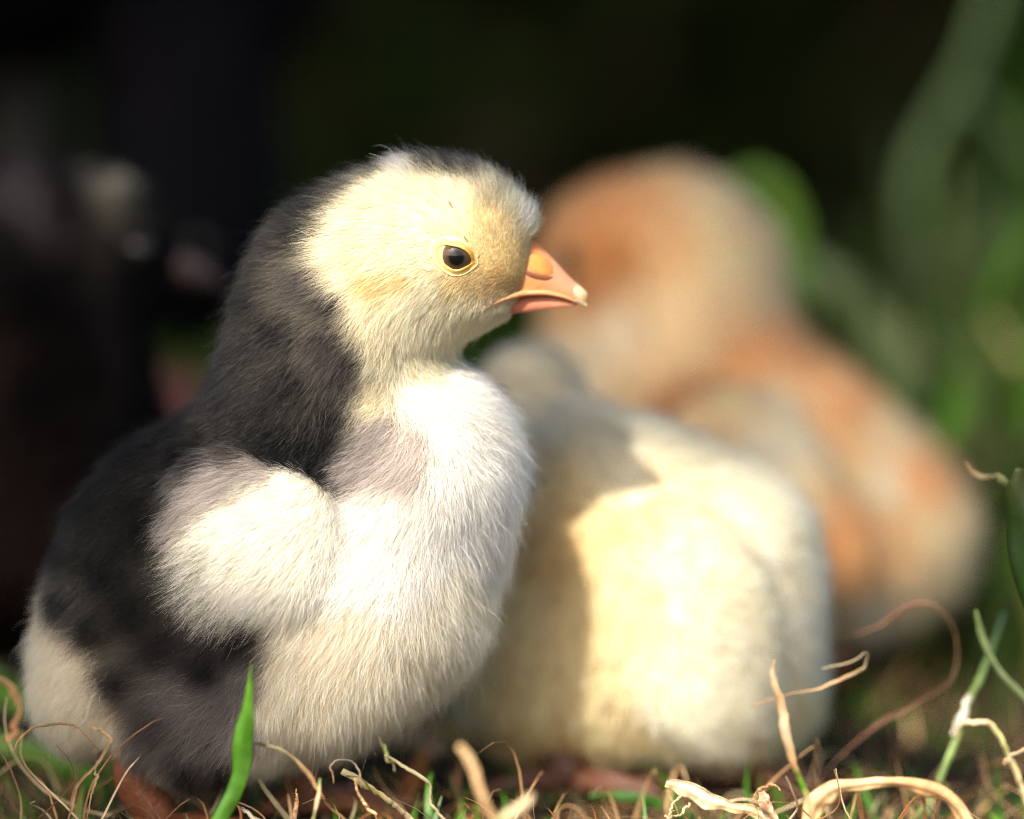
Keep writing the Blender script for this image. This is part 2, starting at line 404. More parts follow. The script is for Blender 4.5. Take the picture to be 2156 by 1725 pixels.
# where horn, not down, covers the front of the face
BEAK_LINE = [(1112, 500), (1103, 530), (1097, 560), (1100, 590), (1094, 605), (1050, 622), (1012, 645), (1012, 652), (1040, 643), (1060, 635), (1074, 640), (1078, 656), (1300, 662), (1300, 480)]
HY = -0.3
def build_main():
    t = empty('chick', at(560, 1740, 0), 'black and cream chick in sharp focus standing in profile with pink beak', 'chick', 'chicks huddled on the grass')
    HY = -0.3
    head = [E(868, 505, HY, 180, 150, 150), E(982, 512, HY, 112, 118, 110, -15), E(895, 590, HY, 160, 95, 128, 5), E(995, 620, HY, 60, 32, 60, 5), E(1042, 540, HY, 34, 46, 40, -20),
            E(705, 560, -0.15, 115, 115, 130), E(668, 650, -0.12, 112, 130, 140),
            E(755, 690, -0.15, 215, 175, 180, 55), E(672, 800, -0.05, 152, 165, 175), E(612, 900, 0, 150, 160, 185),
            E(870, 1000, 0, 205, 235, 240, -5), E(800, 1220, 0, 215, 240, 255, 20),
            E(500, 1180, 0, 385, 300, 265, 30), E(620, 1405, 0, 270, 190, 240, 10), E(220, 1390, 0, 130, 195, 190, -18), E(425, 1500, -0.8, 175, 145, 130, 20), E(425, 1500, 0.8, 175, 145, 130, 20)]
    blob = Blob(head, k=0.6)
    rows = [
        # head
        (1085, 440, W1, 62, 40, .8), (1125, 480, W1, 55, 40, .8), (1040, 400, W1, 75, 40, .8), (1000, 368, K2, 95, 46, .8), (1050, 395, K2, 75, 44, .8), (955, 357, K1, 105, 46, .8), (905, 348, K1, 120, 48, .8), (1095, 428, W0, 58, 52, .8), (1108, 465, W0, 48, 50, .8),
        (850, 348, W0, 120, 54, .8), (900, 388, W1, 125, 34, .3), (820, 385, W1, 135, 40, .35), (950, 392, W1, 115, 30, .3), (775, 412, W1, 150, 44, .35), (735, 462, W1, 168, 54, .3), (655, 470, K1, 168, 54, .45), (625, 440, K1, 160, 54, .5), (700, 400, K1, 150, 48, .5), (705, 520, W1, 185, 54, .25),
        (980, 400, W1, 110, 24, .25), (1020, 460, W2, 100, 16, .18), (960, 450, W1, 125, 20, .2), (880, 450, W1, 150, 28, .2), (800, 480, W1, 170, 36, .2),
        (1060, 480, W2, 85, 15, .2), (1075, 530, W2, 95, 11, .15), (1040, 540, W2, 110, 8, .15), (1090, 580, W2, 120, 9, .15), (1050, 590, W3, 170, 8, .15), (1000, 600, W2, 200, 11, .15), (960, 610, W2, 215, 14, .15),
        (900, 540, W1, 180, 14, .12), (880, 500, W1, 165, 16, .12), (850, 560, W1, 190, 20, .2), (800, 560, W1, 200, 30, .3), (780, 600, W2, 215, 30, .4), (840, 590, W2, 215, 20, .3),
        (900, 620, W1, 215, 22, .25), (850, 640, W1, 235, 30, .3), (960, 650, W1, 235, 22, .35), (1010, 660, W1, 255, 18, .4), (1045, 652, W1, 250, 14, .5), (1030, 622, W3, 215, 9, .2), (1075, 608, W3, 180, 8, .15), (1080, 665, W1, 290, 18, .4), (930, 690, W1, 240, 34, .35), (1000, 700, W1, 270, 26, .3),
        (760, 640, W1, 225, 36, .4), (730, 590, W1, 205, 40, .4), (790, 690, W1, 235, 40, .4), (860, 720, W1, 245, 36, .35), (950, 740, W1, 275, 30, .3), (800, 760, W1, 230, 40, .5), (880, 780, W1, 300, 46, .45),
        # black hood over nape and neck
        (800, 358, K1, 135, 44, .55), (740, 385, K1, 145, 46, .5), (680, 430, K1, 155, 52, .5), (600, 450, K1, 165, 52, .45), (640, 500, K1, 180, 50, .35), (560, 520, K1, 185, 55, .4), (650, 600, K2, 200, 46, .3), (700, 640, K2, 205, 40, .3),
        (520, 620, K1, 200, 58, .45), (600, 700, K1, 215, 44, .35), (700, 720, K2, 220, 40, .35), (500, 740, K1, 215, 56, .45), (620, 800, K1, 225, 46, .35), (720, 800, K2, 230, 44, .4), (480, 830, K1, 215, 56, .4), (560, 870, K1, 225, 50, .35), (700, 870, K1, 235, 46, .4), (660, 950, K0, 220, 44, .35), (740, 760, K2, 225, 40, .4),
        (640, 985, K0, 215, 40, .3), (700, 930, K0, 215, 40, .3), (600, 935, K0, 215, 40, .25), (670, 975, K0, 215, 36, .25), (700, 1005, K0, 220, 36, .25), (550, 900, K0, 210, 40, .3),
        # breast
        (790, 850, W1, 215, 36, .55), (860, 840, W0, 320, 50, .5), (960, 820, W0, 335, 60, .45), (1040, 800, W0, 350, 62, .45), (1080, 870, W0, 335, 70, .45), (1100, 960, W0, 318, 72, .45),
        (800, 900, K3, 205, 44, .45), (870, 930, KB, 235, 44, .45), (780, 960, K3, 200, 50, .4), (850, 990, KB, 215, 48, .4), (740, 1000, K3, 195, 50, .35), (920, 900, W0, 290, 56, .45), (940, 1000, W0, 270, 62, .4), (1020, 1000, W0, 300, 70, .4),
        (830, 1070, W0, 240, 58, .4), (760, 1080, W0, 215, 55, .4), (920, 1120, W0, 262, 66, .35), (1020, 1120, W0, 290, 70, .4), (1060, 1180, W0, 308, 70, .4), (850, 1200, W0, 252, 64, .35), (960, 1240, WB, 280, 66, .35), (760, 1200, W0, 235, 60, .35),
        (800, 1330, WB, 255, 64, .35), (900, 1360, WB, 285, 64, .4), (720, 1350, WB, 240, 62, .35), (840, 1450, WB, 285, 60, .4), (700, 1480, WB, 262, 60, .35), (620, 1420, WB, 240, 56, .3), (760, 1540, WB, 275, 54, .35), (640, 1560, WB, 262, 54, .3), (560, 1500, WB, 250, 48, .3), (570, 1600, WB, 262, 50, .3), (650, 1340, WB, 228, 56, .35),
        # back and flank
        (350, 900, K0, 200, 56, .45), (260, 960, K0, 205, 62, .45), (180, 1060, K0, 215, 60, .45), (120, 1180, K0, 225, 55, .45), (120, 1280, K0, 230, 52, .45), (420, 980, K0, 205, 48, .35), (540, 900, K0, 210, 46, .35), (300, 1100, K0, 205, 48, .3), (230, 1200, K0, 210, 48, .3), (300, 1280, K0, 208, 48, .28), (200, 1330, K0, 212, 48, .3),
        (360, 1360, K1, 205, 50, .28), (260, 1440, K1, 205, 50, .28), (450, 1400, K1, 210, 50, .3), (520, 1340, K1, 215, 50, .3), (400, 1460, KT, 205, 54, .25), (330, 1520, K2, 212, 50, .28), (480, 1480, KT, 215, 48, .3), (300, 1590, KT, 225, 48, .3), (440, 1560, KT, 225, 52, .28), (530, 1540, K3, 240, 48, .3), (400, 1610, K1, 235, 46, .3), (480, 1620, K0, 240, 40, .3), (340, 1650, K3, 245, 40, .3), (540, 1620, WB, 255, 42, .3), (510, 1440, KT, 235, 48, .3),
        # pale fluff under the tail
        (60, 1280, WB, 215, 48, .5), (50, 1220, K2, 215, 48, .5), (90, 1370, WB, 225, 56, .45), (110, 1450, WB, 235, 56, .4), (170, 1480, WB, 235, 52, .35), (140, 1550, WB, 245, 52, .35), (210, 1560, WB, 245, 46, .3), (220, 1620, WB, 250, 44, .3), (150, 1400, WB, 220, 48, .35),
    ]
    # the black down of hood and back stands up more loosely than the pale down
    rows = [(a, b_, c, d, l * (1.1 if sum(c) < 0.2 else 1), min(.85, u * (1.45 if sum(c) < 0.2 else 1.1))) for a, b_, c, d, l, u in rows]
    cp = ctrl(rows, FRONT)
    body, VF = body_mesh('body', blob, cp, t, cell=0.09, dark=0.55)
    eye_c = at(958, 541, FRONT)
    beak0 = at(1118, 560, 0)
    wingc = at(560, 1130, -1.9)
    def dens(P):
        x, y, z = P[:, 0], P[:, 1], P[:, 2]
        d = np.where(y < 0.5, 1.0, 0.35)
        hd = ((x - at(950, 540, -1).x) / 1.3) ** 2 + ((z - at(950, 540, -1).z) / 1.1) ** 2 < 1
        return d * np.where(hd, 2.0, 1.0)
    poly = np.array([[at(x, z, HY).x, at(x, z, HY).z] for x, z in BEAK_LINE])
    def mask(R):
        e = ((R[:, 0] - eye_c.x) / 0.275) ** 2 + ((R[:, 2] - eye_c.z) / 0.235) ** 2 > 1
        return e & ~inside(poly, R[:, [0, 2]])
    def fat(R):
        return np.where(R[:, 1] < 0.5, 1.0, 1.7)
    plumage('body_down', blob, VF, 340000, cp, body, seed=11, rad=0.0017, wild=0.28, dens=dens, mask=mask, fat=fat, clumps=0.07, clump=0.38)
    # sparse long barbs over the breast, neck and belly; glints painted into dark ones
    long_rows = [(px, py, tuple(min(0.93, v * (1.05 if sum(c) > 1 else 2.6)) for v in c), a, l * (1.35 if sum(c) > 1 else 0.9), min(.7, u + .12)) for px, py, c, a, l, u in rows]
    plumage('long_barbs', blob, VF, 10000, ctrl(long_rows, FRONT), body, seed=13, rad=0.0019, clumps=0.3, clump=0.35, wild=0.3,
            dens=lambda P: np.where((P[:, 1] < 0.6), 1.0, 0.3), mask=lambda R: (R[:, 2] < at(0, 700, HY).z) | (R[:, 0] < at(720, 0, HY).x))
    # wing
    wb = Blob([E(585, 1135, -1.25, 125, 125, 60, 10), E(495, 1150, -1.25, 155, 130, 56, 25), E(440, 1040, -1.12, 115, 85, 48, 35), E(540, 1225, -1.25, 140, 92, 52, 15), E(645, 1165, -1.15, 80, 125, 42)], k=0.5)
    WC = (0.93, 0.88, 0.73)
    wrows = [(620, 1020, WC, 200, 38, .3), (560, 1000, K3, 192, 42, .15), (480, 960, K2, 195, 46, .12), (400, 980, K1, 205, 50, .12), (340, 1060, K1, 212, 52, .15), (320, 1120, K2, 212, 56, .2), (660, 1060, WC, 235, 36, .25), (690, 1150, WC, 245, 38, .25),
             (560, 1070, WC, 205, 44, .22), (640, 1120, WC, 225, 40, .2), (600, 1180, WC, 225, 44, .2), (660, 1220, WC, 240, 44, .25), (470, 1030, K3, 208, 50, .25), (410, 1080, K3, 212, 54, .25), (350, 1130, K3, 212, 58, .3), (560, 960, K2, 190, 40, .12), (440, 900, K2, 195, 46, .12), (440, 1130, WC, 214, 54, .25), (500, 1110, WC, 215, 52, .22), (470, 1180, WC, 217, 56, .22), (410, 1200, WC, 215, 60, .3), (330, 1200, WC, 218, 56, .35), (390, 1280, WC, 228, 64, .4), (540, 1200, WC, 222, 50, .2), (500, 1270, WC, 228, 54, .28), (580, 1280, WC, 235, 50, .28), (640, 1290, WC, 245, 46, .3), (470, 1330, WC, 232, 70, .4)]
    wcp = ctrl(wrows, -2.0)
    wing, WVF = body_mesh('wing', wb, wcp, t, cell=0.07, dark=0.6)
    plumage('wing_down', wb, WVF, 62000, wcp, wing, seed=12, rad=0.002, wild=0.26, dens=lambda P: np.where(P[:, 1] < -1.3, 1.0, 0.4), clumps=0.06, clump=0.36)
    return t, blob, body
chick, HEAD, BODY = build_main()
# ------------------------------------------------------------------ face of the sharp chick
def smooth_line(pts, n):
    """resample a polyline of tuples with a Catmull-Rom spline"""
    P = np.array(pts, float); m = len(P)
    Q = np.vstack([2 * P[0] - P[1], P, 2 * P[-1] - P[-2]])
    out = []
    for s in np.linspace(0, m - 1 - 1e-6, n):
        i = int(s); u = s - i
        a, b, c, d = Q[i], Q[i + 1], Q[i + 2], Q[i + 3]
        out.append(0.5 * (2 * b + (c - a) * u + (2 * a - 5 * b + 4 * c - d) * u * u + (3 * b - a - 3 * c + d) * u ** 3))
    return np.array(out)
def grid_faces(a, b, close_b=True, close_a=False):
    F = []
    for i in range(a if close_a else a - 1):
        for j in range(b if close_b else b - 1):
            F.append((i * b + j, ((i + 1) % a) * b + j, ((i + 1) % a) * b + (j + 1) % b, i * b + (j + 1) % b))
    return F
def mandible(name, prof, y0, col_fn, parent, seg=20, n=34, keel=0.85):
    """prof rows: x, top y, bottom y, half width (px). Closed loft with a domed culmen and a flat underside."""
    P = smooth_line(prof, n)
    k = cmpx(y0); V = []; C = []
    for x, zt, zb, w in P:
        mid = zb
        for j in range(seg):
            a = 2 * math.pi * j / seg
            c, s = math.cos(a), math.sin(a)
            if s >= 0:
                px, pz = w * (abs(c) ** 0.9) * (1 if c > 0 else -1), mid + (zt - mid) * s ** keel
            else:
                px, pz = w * 0.94 * c, mid + (zb - zt) * 0.10 * s * -1 * -1 * 0.6 if False else mid + (mid - zt) * 0.0
                pz = mid - (zt - mid) * 0.10 * s * -1
            q = at(x, pz, y0)
            V.append((q.x, y0 - px * k, q.z)); C.append(col_fn(x, pz))
    F = grid_faces(n, seg)
    a0 = len(V); V.append(tuple(np.mean(V[:seg], 0))); C.append(C[0])
    a1 = len(V); V.append(tuple(np.mean(V[(n - 1) * seg:n * seg], 0))); C.append(C[-2])
    F += [(a0, j, (j + 1) % seg) for j in range(seg)] + [(a1, (n - 1) * seg + (j + 1) % seg, (n - 1) * seg + j) for j in range(seg)]
    return mesh_obj(name, V, F, M_BEAK, parent, col=C)
def lerp(a, b, t):
    t = min(1, max(0, t)); return tuple(x * (1 - t) + y * t for x, y in zip(a, b))
def tube(name, pts, rad, mat, parent, col, n=30, seg=10, flat=1.0, up=(0, 1, 0)):
    """pts in cm (x,y,z); rad: list of radii along the path; flat squashes one axis"""
    P = smooth_line(pts, n); R = np.interp(np.linspace(0, 1, n), np.linspace(0, 1, len(rad)), rad)
    T = np.gradient(P, axis=0); T /= np.linalg.norm(T, axis=1, keepdims=True)
    V = []; C = []
    u = np.array(up, float)
    for i in range(n):
        u = u - T[i] * (u @ T[i]); u /= np.linalg.norm(u); v = np.cross(T[i], u)
        for j in range(seg):
            a = 2 * math.pi * j / seg
            V.append(P[i] + R[i] * (math.cos(a) * u * flat + math.sin(a) * v))
            C.append(col(i / (n - 1), a) if callable(col) else col)
    F = grid_faces(n, seg)
    F += [tuple(range(seg)), tuple((n - 1) * seg + j for j in range(seg))[::-1]]
    return mesh_obj(name, V, F, mat, parent, col=C)

HY = -0.3
PINK, ORG, YEL, HORN = (0.54, 0.24, 0.14), (0.52, 0.21, 0.08), (0.60, 0.32, 0.05), (0.62, 0.50, 0.32)
def beak():
    def cu(x, z):
        c = lerp(ORG, PINK, (x - 1138) / 30)
        edge = 612 + (x - 1100) * 0.1
        c = lerp(c, (0.54, 0.29, 0.12), (z - edge + 14) / 14 * (1 if x < 1185 else max(0, 1 - (x - 1185) / 20)))
        return lerp(c, HORN, (x - 1208) / 14)
    ub = mandible('upper_beak', [(1040, 560, 626, 40), (1085, 520, 616, 50), (1118, 506, 612, 47), (1145, 526, 613, 40), (1172, 552, 618, 32), (1200, 583, 627, 22), (1222, 603, 637, 14), (1234, 614, 643, 9), (1238, 625, 644, 5)], HY, cu, chick, keel=0.8)
    def cl(x, z): return lerp((0.36, 0.12, 0.07), (0.46, 0.19, 0.11), (x - 1080) / 110)
    lb = mandible('lower_beak', [(1030, 628, 650, 40), (1065, 618, 656, 42), (1100, 613, 654, 37), (1140, 614, 649, 30), (1175, 622, 646, 23), (1200, 630, 645, 15), (1215, 637, 643, 8)], HY, cl, chick, keel=0.9)
    # yellow gape running from the mouth corner forwards along the cutting edge
    k = cmpx(HY); pts = []
    for x, z, w in [(1018, 648, None), (1034, 638, None), (1052, 628, None), (1078, 620, 50), (1105, 615, 47), (1140, 614, 39), (1170, 619, 31), (1196, 627, 23), (1214, 636, 16)]:
        q = at(x, z, HY)
        y = HEAD.surf_y(q.x, q.z) if x < 1110 else 9
        y = min(y, 9 if w is None else HY - w * k) - (0.0 if x < 1060 else 0.008)
        pts.append((q.x, y, q.z))
    tube('gape', pts, [0.002, 0.012, 0.024, 0.034, 0.038, 0.032, 0.026, 0.018, 0.01], M_BEAK, ub,
         lambda s, a: lerp((0.50, 0.25, 0.11), (0.54, 0.29, 0.13), s * 2), n=36, seg=10)
    # nostril: dark slit under a yellow flap
    def side(x, z, out):
        q = at(x, z, HY)
        w = np.interp(x, [1085, 1118, 1145, 1172, 1200], [50, 47, 40, 32, 22]); zt = np.interp(x, [1085, 1118, 1145, 1172, 1200], [520, 506, 526, 552, 583]); zb = np.interp(x, [1085, 1118, 1145, 1172, 1200], [616, 612, 613, 618, 627])
        s = min(1, max(0, (zb - z) / (zb - zt))) ** (1 / 0.8)
        return (q.x, HY - (w * math.sqrt(max(0, 1 - s * s)) ** 0.9 + out) * k, q.z)
    tube('nostril', [side(x, z, 0.5) for x, z in [(1103, 566), (1113, 574), (1130, 580), (1150, 584), (1163, 582)]], [0.01, 0.032, 0.034, 0.028, 0.012],
         mat_tint('nostril_dark', rough=0.7), ub, (0.16, 0.045, 0.015), n=20, flat=0.5)
    V = []; C = []
    ring = [(1110, 558), (1122, 569), (1138, 578), (1155, 581), (1166, 574), (1165, 560), (1155, 546), (1140, 534), (1126, 528), (1113, 536)]
    cx, cz = np.mean(ring, 0); m = len(ring)
    for f, o in ((1.0, -1.5), (0.93, 0.8), (0.7, 1.7), (0.35, 2.2)):
        for x, z in ring: V.append(side(cx + (x - cx) * f, cz + (z - cz) * f, o)); C.append(lerp((0.46, 0.24, 0.06), (0.46, 0.17, 0.05), (x - 1140) / 28))
    V.append(side(cx, cz, 2.3)); C.append(C[-1])
    F = grid_faces(4, m) + [(3 * m + (j + 1) % m, 3 * m + j, 4 * m) for j in range(m)]
    mesh_obj('nostril_flap', V, F, M_BEAK, ub, col=C)
    # egg tooth
    V = []; C = []; ring = [(1208, 606), (1217, 602), (1226, 606), (1235, 615), (1239, 625), (1237, 640), (1230, 637), (1219, 630), (1209, 622)]; m = len(ring)
    cx, cz = np.mean(ring, 0)
    def tip(x, z, o):
        q = at(x, z, HY); w = np.interp(x, [1200, 1222, 1234, 1240], [22, 15, 10, 4])
        return (q.x, HY - (w + o) * k, q.z)
    for f, o in ((1.0, -7), (1.0, -1), (0.75, 1.2), (0.3, 1.8)):
        for x, z in ring: V.append(tip(cx + (x - cx) * f, cz + (z - cz) * f, o)); C.append(lerp((0.52, 0.40, 0.27), (0.42, 0.26, 0.08), (x + z - 1850) / 18))
    V.append(tip(cx, cz, 2)); C.append(C[-1])
    F = grid_faces(4, m) + [(3 * m + (j + 1) % m, 3 * m + j, 4 * m) for j in range(m)]
    mesh_obj('egg_tooth', V, F, M_BEAK, ub, col=C)
beak()

def eye_mat():
    m, nt, n, p = new_mat('eye')
    tc = n.new('ShaderNodeTexCoord')
    sep = n.new('ShaderNodeVectorMath'); sep.operation = 'MULTIPLY'; sep.inputs[1].default_value = (1, 0, 1)
    nt.links.new(tc.outputs['Object'], sep.inputs[0])
    off = n.new('ShaderNodeVectorMath'); off.operation = 'SUBTRACT'; off.inputs[1].default_value = (0.0002, 0, -0.0002)
    nt.links.new(sep.outputs[0], off.inputs[0])
    ln = n.new('ShaderNodeVectorMath'); ln.operation = 'LENGTH'; nt.links.new(off.outputs[0], ln.inputs[0])
    cr = n.new('ShaderNodeValToRGB'); e = cr.color_ramp.elements
    mp = n.new('ShaderNodeMapRange'); mp.inputs[1].default_value = 0; mp.inputs[2].default_value = 0.0030
    nt.links.new(ln.outputs['Value'], mp.inputs[0]); nt.links.new(mp.outputs[0], cr.inputs['Fac'])
    e[0].position = 0.0; e[0].color = (0.004, 0.004, 0.003, 1)
    for pos, c in ((0.27, (0.005, 0.005, 0.004)), (0.36, (0.05, 0.032, 0.018)), (0.60, (0.12, 0.08, 0.04))):
        x = e.new(pos); x.color = (*c, 1)
    e[-1].position = 0.85; e[-1].color = (0.02, 0.012, 0.007, 1)
    nz = n.new('ShaderNodeTexNoise'); nz.inputs['Scale'].default_value = 2500; nt.links.new(tc.outputs['Object'], nz.inputs['Vector'])
    mx = n.new('ShaderNodeMix'); mx.data_type = 'RGBA'; mx.blend_type = 'MULTIPLY'; mx.inputs[0].default_value = 0.4
    nt.links.new(cr.outputs['Color'], mx.inputs[6]); nt.links.new(nz.outputs['Fac'], mx.inputs[7]); nt.links.new(mx.outputs[2], p.inputs['Base Color'])
    p.inputs['Specular IOR Level'].default_value = 0.0; p.inputs['Roughness'].default_value = 0.6; p.inputs['Coat Weight'].default_value = 1.0; p.inputs['Coat Roughness'].default_value = 0.02
    return m
def eye(parent, blob, px, py, mat, side=-1, s=1.0, y=FRONT):
    q = at(px, py, y)
    ys = blob.surf_y(q.x, q.z, -6) if side < 0 else -blob.surf_y(q.x, q.z, -6) + 2 * HY
    r = 0.245 * s
    c = np.array([q.x, ys - side * (r - 0.075), q.z])
    V = []; n, mm = 24, 32
    for i in range(n + 1):
        a = math.pi * i / n
        for j in range(mm):
            b = 2 * math.pi * j / mm
            V.append((r * math.sin(a) * math.cos(b), side * r * math.cos(a), r * math.sin(a) * math.sin(b)))
    F = grid_faces(n + 1, mm)
    o = mesh_obj('eye', V, F, mat, None)
    o.parent = parent; o.matrix_parent_inverse = Matrix.Translation(parent.location).inverted(); o.location = Vector(c) * CM
    return o, c, r
M_EYE = eye_mat()
def eyelids():
    o, c, r = eye(chick, HEAD, 957, 541, M_EYE)
    eye(chick, HEAD, 957, 541, M_EYE, side=1)
    raw = [(500, 740), (535, 635), (600, 590), (690, 560), (850, 578), (980, 605), (1100, 642), (1200, 700), (1290, 780), (1355, 880), (1385, 980), (1365, 1040), (1310, 1085), (1210, 1135), (1100, 1185), (980, 1203), (880, 1185), (780, 1125), (680, 1045), (590, 950), (530, 850)]
    In = [((1050 + x / 10.78) / 1.18738, (560 + z / 10.78) / 1.18738) for x, z in raw]
    P = smooth_line(In + [In[0]], 61)[:-1]
    ctr = P.mean(0); k = cmpx(c[1]); m = len(P)
    for sd in (-1, 1):
        yc = c[1] if sd < 0 else 2 * HY - c[1]
        def ball_y(x, z, extra=0.0):
            d2 = (x - c[0]) ** 2 + (z - c[2]) ** 2
            rr = r + extra
            return yc + sd * math.sqrt(max(rr * rr - d2, 0.0004))
        V = []; C = []
        rings_out = True
        def ring(g, lift, colf, follow):
            for i, (x, z) in enumerate(P):
                dx, dz = x - ctr[0], z - ctr[1]
                l = math.hypot(dx, dz); x2, z2 = x + dx / l * g(i), z + dz / l * g(i)
                q = at(x2, z2, c[1])
                sy = HEAD.surf_y(q.x, q.z); sy = sy if sd < 0 else 2 * HY - sy
                by = ball_y(q.x, q.z, 0.0)
                yy = by * follow + sy * (1 - follow)
                if rings_out and follow > 0: yy = min(by, sy + 0.03) if sd < 0 else max(by, sy - 0.03)
                V.append((q.x, yy + sd * lift, q.z)); C.append(colf(x2, z2, i))
        up = lambda i: 1.0 if P[i][1] < ctr[1] else 0.0
        fr = lambda x: min(1, max(0, (x - 955) / 45))
        yel = lambda x, z, i: lerp((0.62, 0.46, 0.14), (0.48, 0.24, 0.04), fr(x))
        dark = lambda x, z, i: (0.10, 0.035, 0.01)
        pale = lambda x, z, i: lerp((0.66, 0.54, 0.30), (0.56, 0.37, 0.14), fr(x) * 0.8)
        bead = lambda i: 0.006 * (1 if i % 2 else -0.4)
        rings_out = False; ring(lambda i: -1.5, -0.05, dark, 1.0); rings_out = True
        ring(lambda i: 0, 0.012, dark, 1.0)
        ring(lambda i: 1.2, 0.030, yel, 1.0)
        ring(lambda i: 5, 0.040, yel, 0.9)
        ring(lambda i: 8.5, 0.034, yel, 0.5)
        ring(lambda i: 11 - 1 * up(i), 0.020, lambda x, z, i: (0.60, 0.34, 0.08), 0.2)
        ring(lambda i: 12.5 + 1 * up(i), 0.026, pale, 0.1)
        ring(lambda i: 14 + 5 * up(i), 0.022, pale, 0.0)
        ring(lambda i: 16 + 5 * up(i), 0.0, pale, 0.0)
        ring(lambda i: 18 + 6 * up(i), -0.04, lambda x, z, i: (0.5, 0.26, 0.08), 0.0)
        if True:
            for rr_ in (6, 7):
                for i in range(m):
                    V[rr_ * m + i] = (V[rr_ * m + i][0], V[rr_ * m + i][1] + sd * bead(i), V[rr_ * m + i][2])
        mesh_obj('eyelid', V, grid_faces(10, m), M_LID, chick, col=C)
eyelids()

def leg(parent, pts, rad, col, toes_at, toe_dirs):
    lo = tube('leg', pts, rad, M_LEG, parent, lambda s, a: tuple(v * (0.85 + 0.15 * math.sin(s * 90)) for v in col), n=40, seg=14)
    for ang, ln in toe_dirs:
        d = Vector((math.cos(math.radians(ang)), math.sin(math.radians(ang)), 0))
        p0 = Vector(toes_at)
        P = [tuple(p0 + Vector((0, 0, 0.12))), tuple(p0 + d * ln * 0.4 + Vector((0, 0, 0.16))), tuple(p0 + d * ln * 0.8 + Vector((0, 0, 0.06))), tuple(p0 + d * ln + Vector((0, 0, 0.0)))]
        tube('toe', P, [0.16, 0.14, 0.11, 0.03], M_LEG, lo, col, n=16, seg=10)
LEGC = (0.20, 0.065, 0.025)
leg(chick, [tuple(at(300, 1560, -0.6)), tuple(at(290, 1640, -0.6)), tuple(at(320, 1700, -0.6)), (at(345, 1700, -0.6).x, -0.6, 0.15)], [0.34, 0.30, 0.27, 0.24], LEGC, (at(335, 1700, -0.9).x, -0.9, 0.1), [(-20, 1.5), (10, 1.7), (40, 1.4), (190, 0.7)])
leg(chick, [tuple(at(620, 1560, 0.9)), tuple(at(635, 1650, 0.9)), (at(650, 1700, 0.9).x, 0.9, 0.15)], [0.3, 0.24, 0.2], LEGC, (at(650, 1700, 0.9).x, 0.9, 0.1), [(-20, 1.5), (10, 1.7), (40, 1.4), (190, 0.7)])
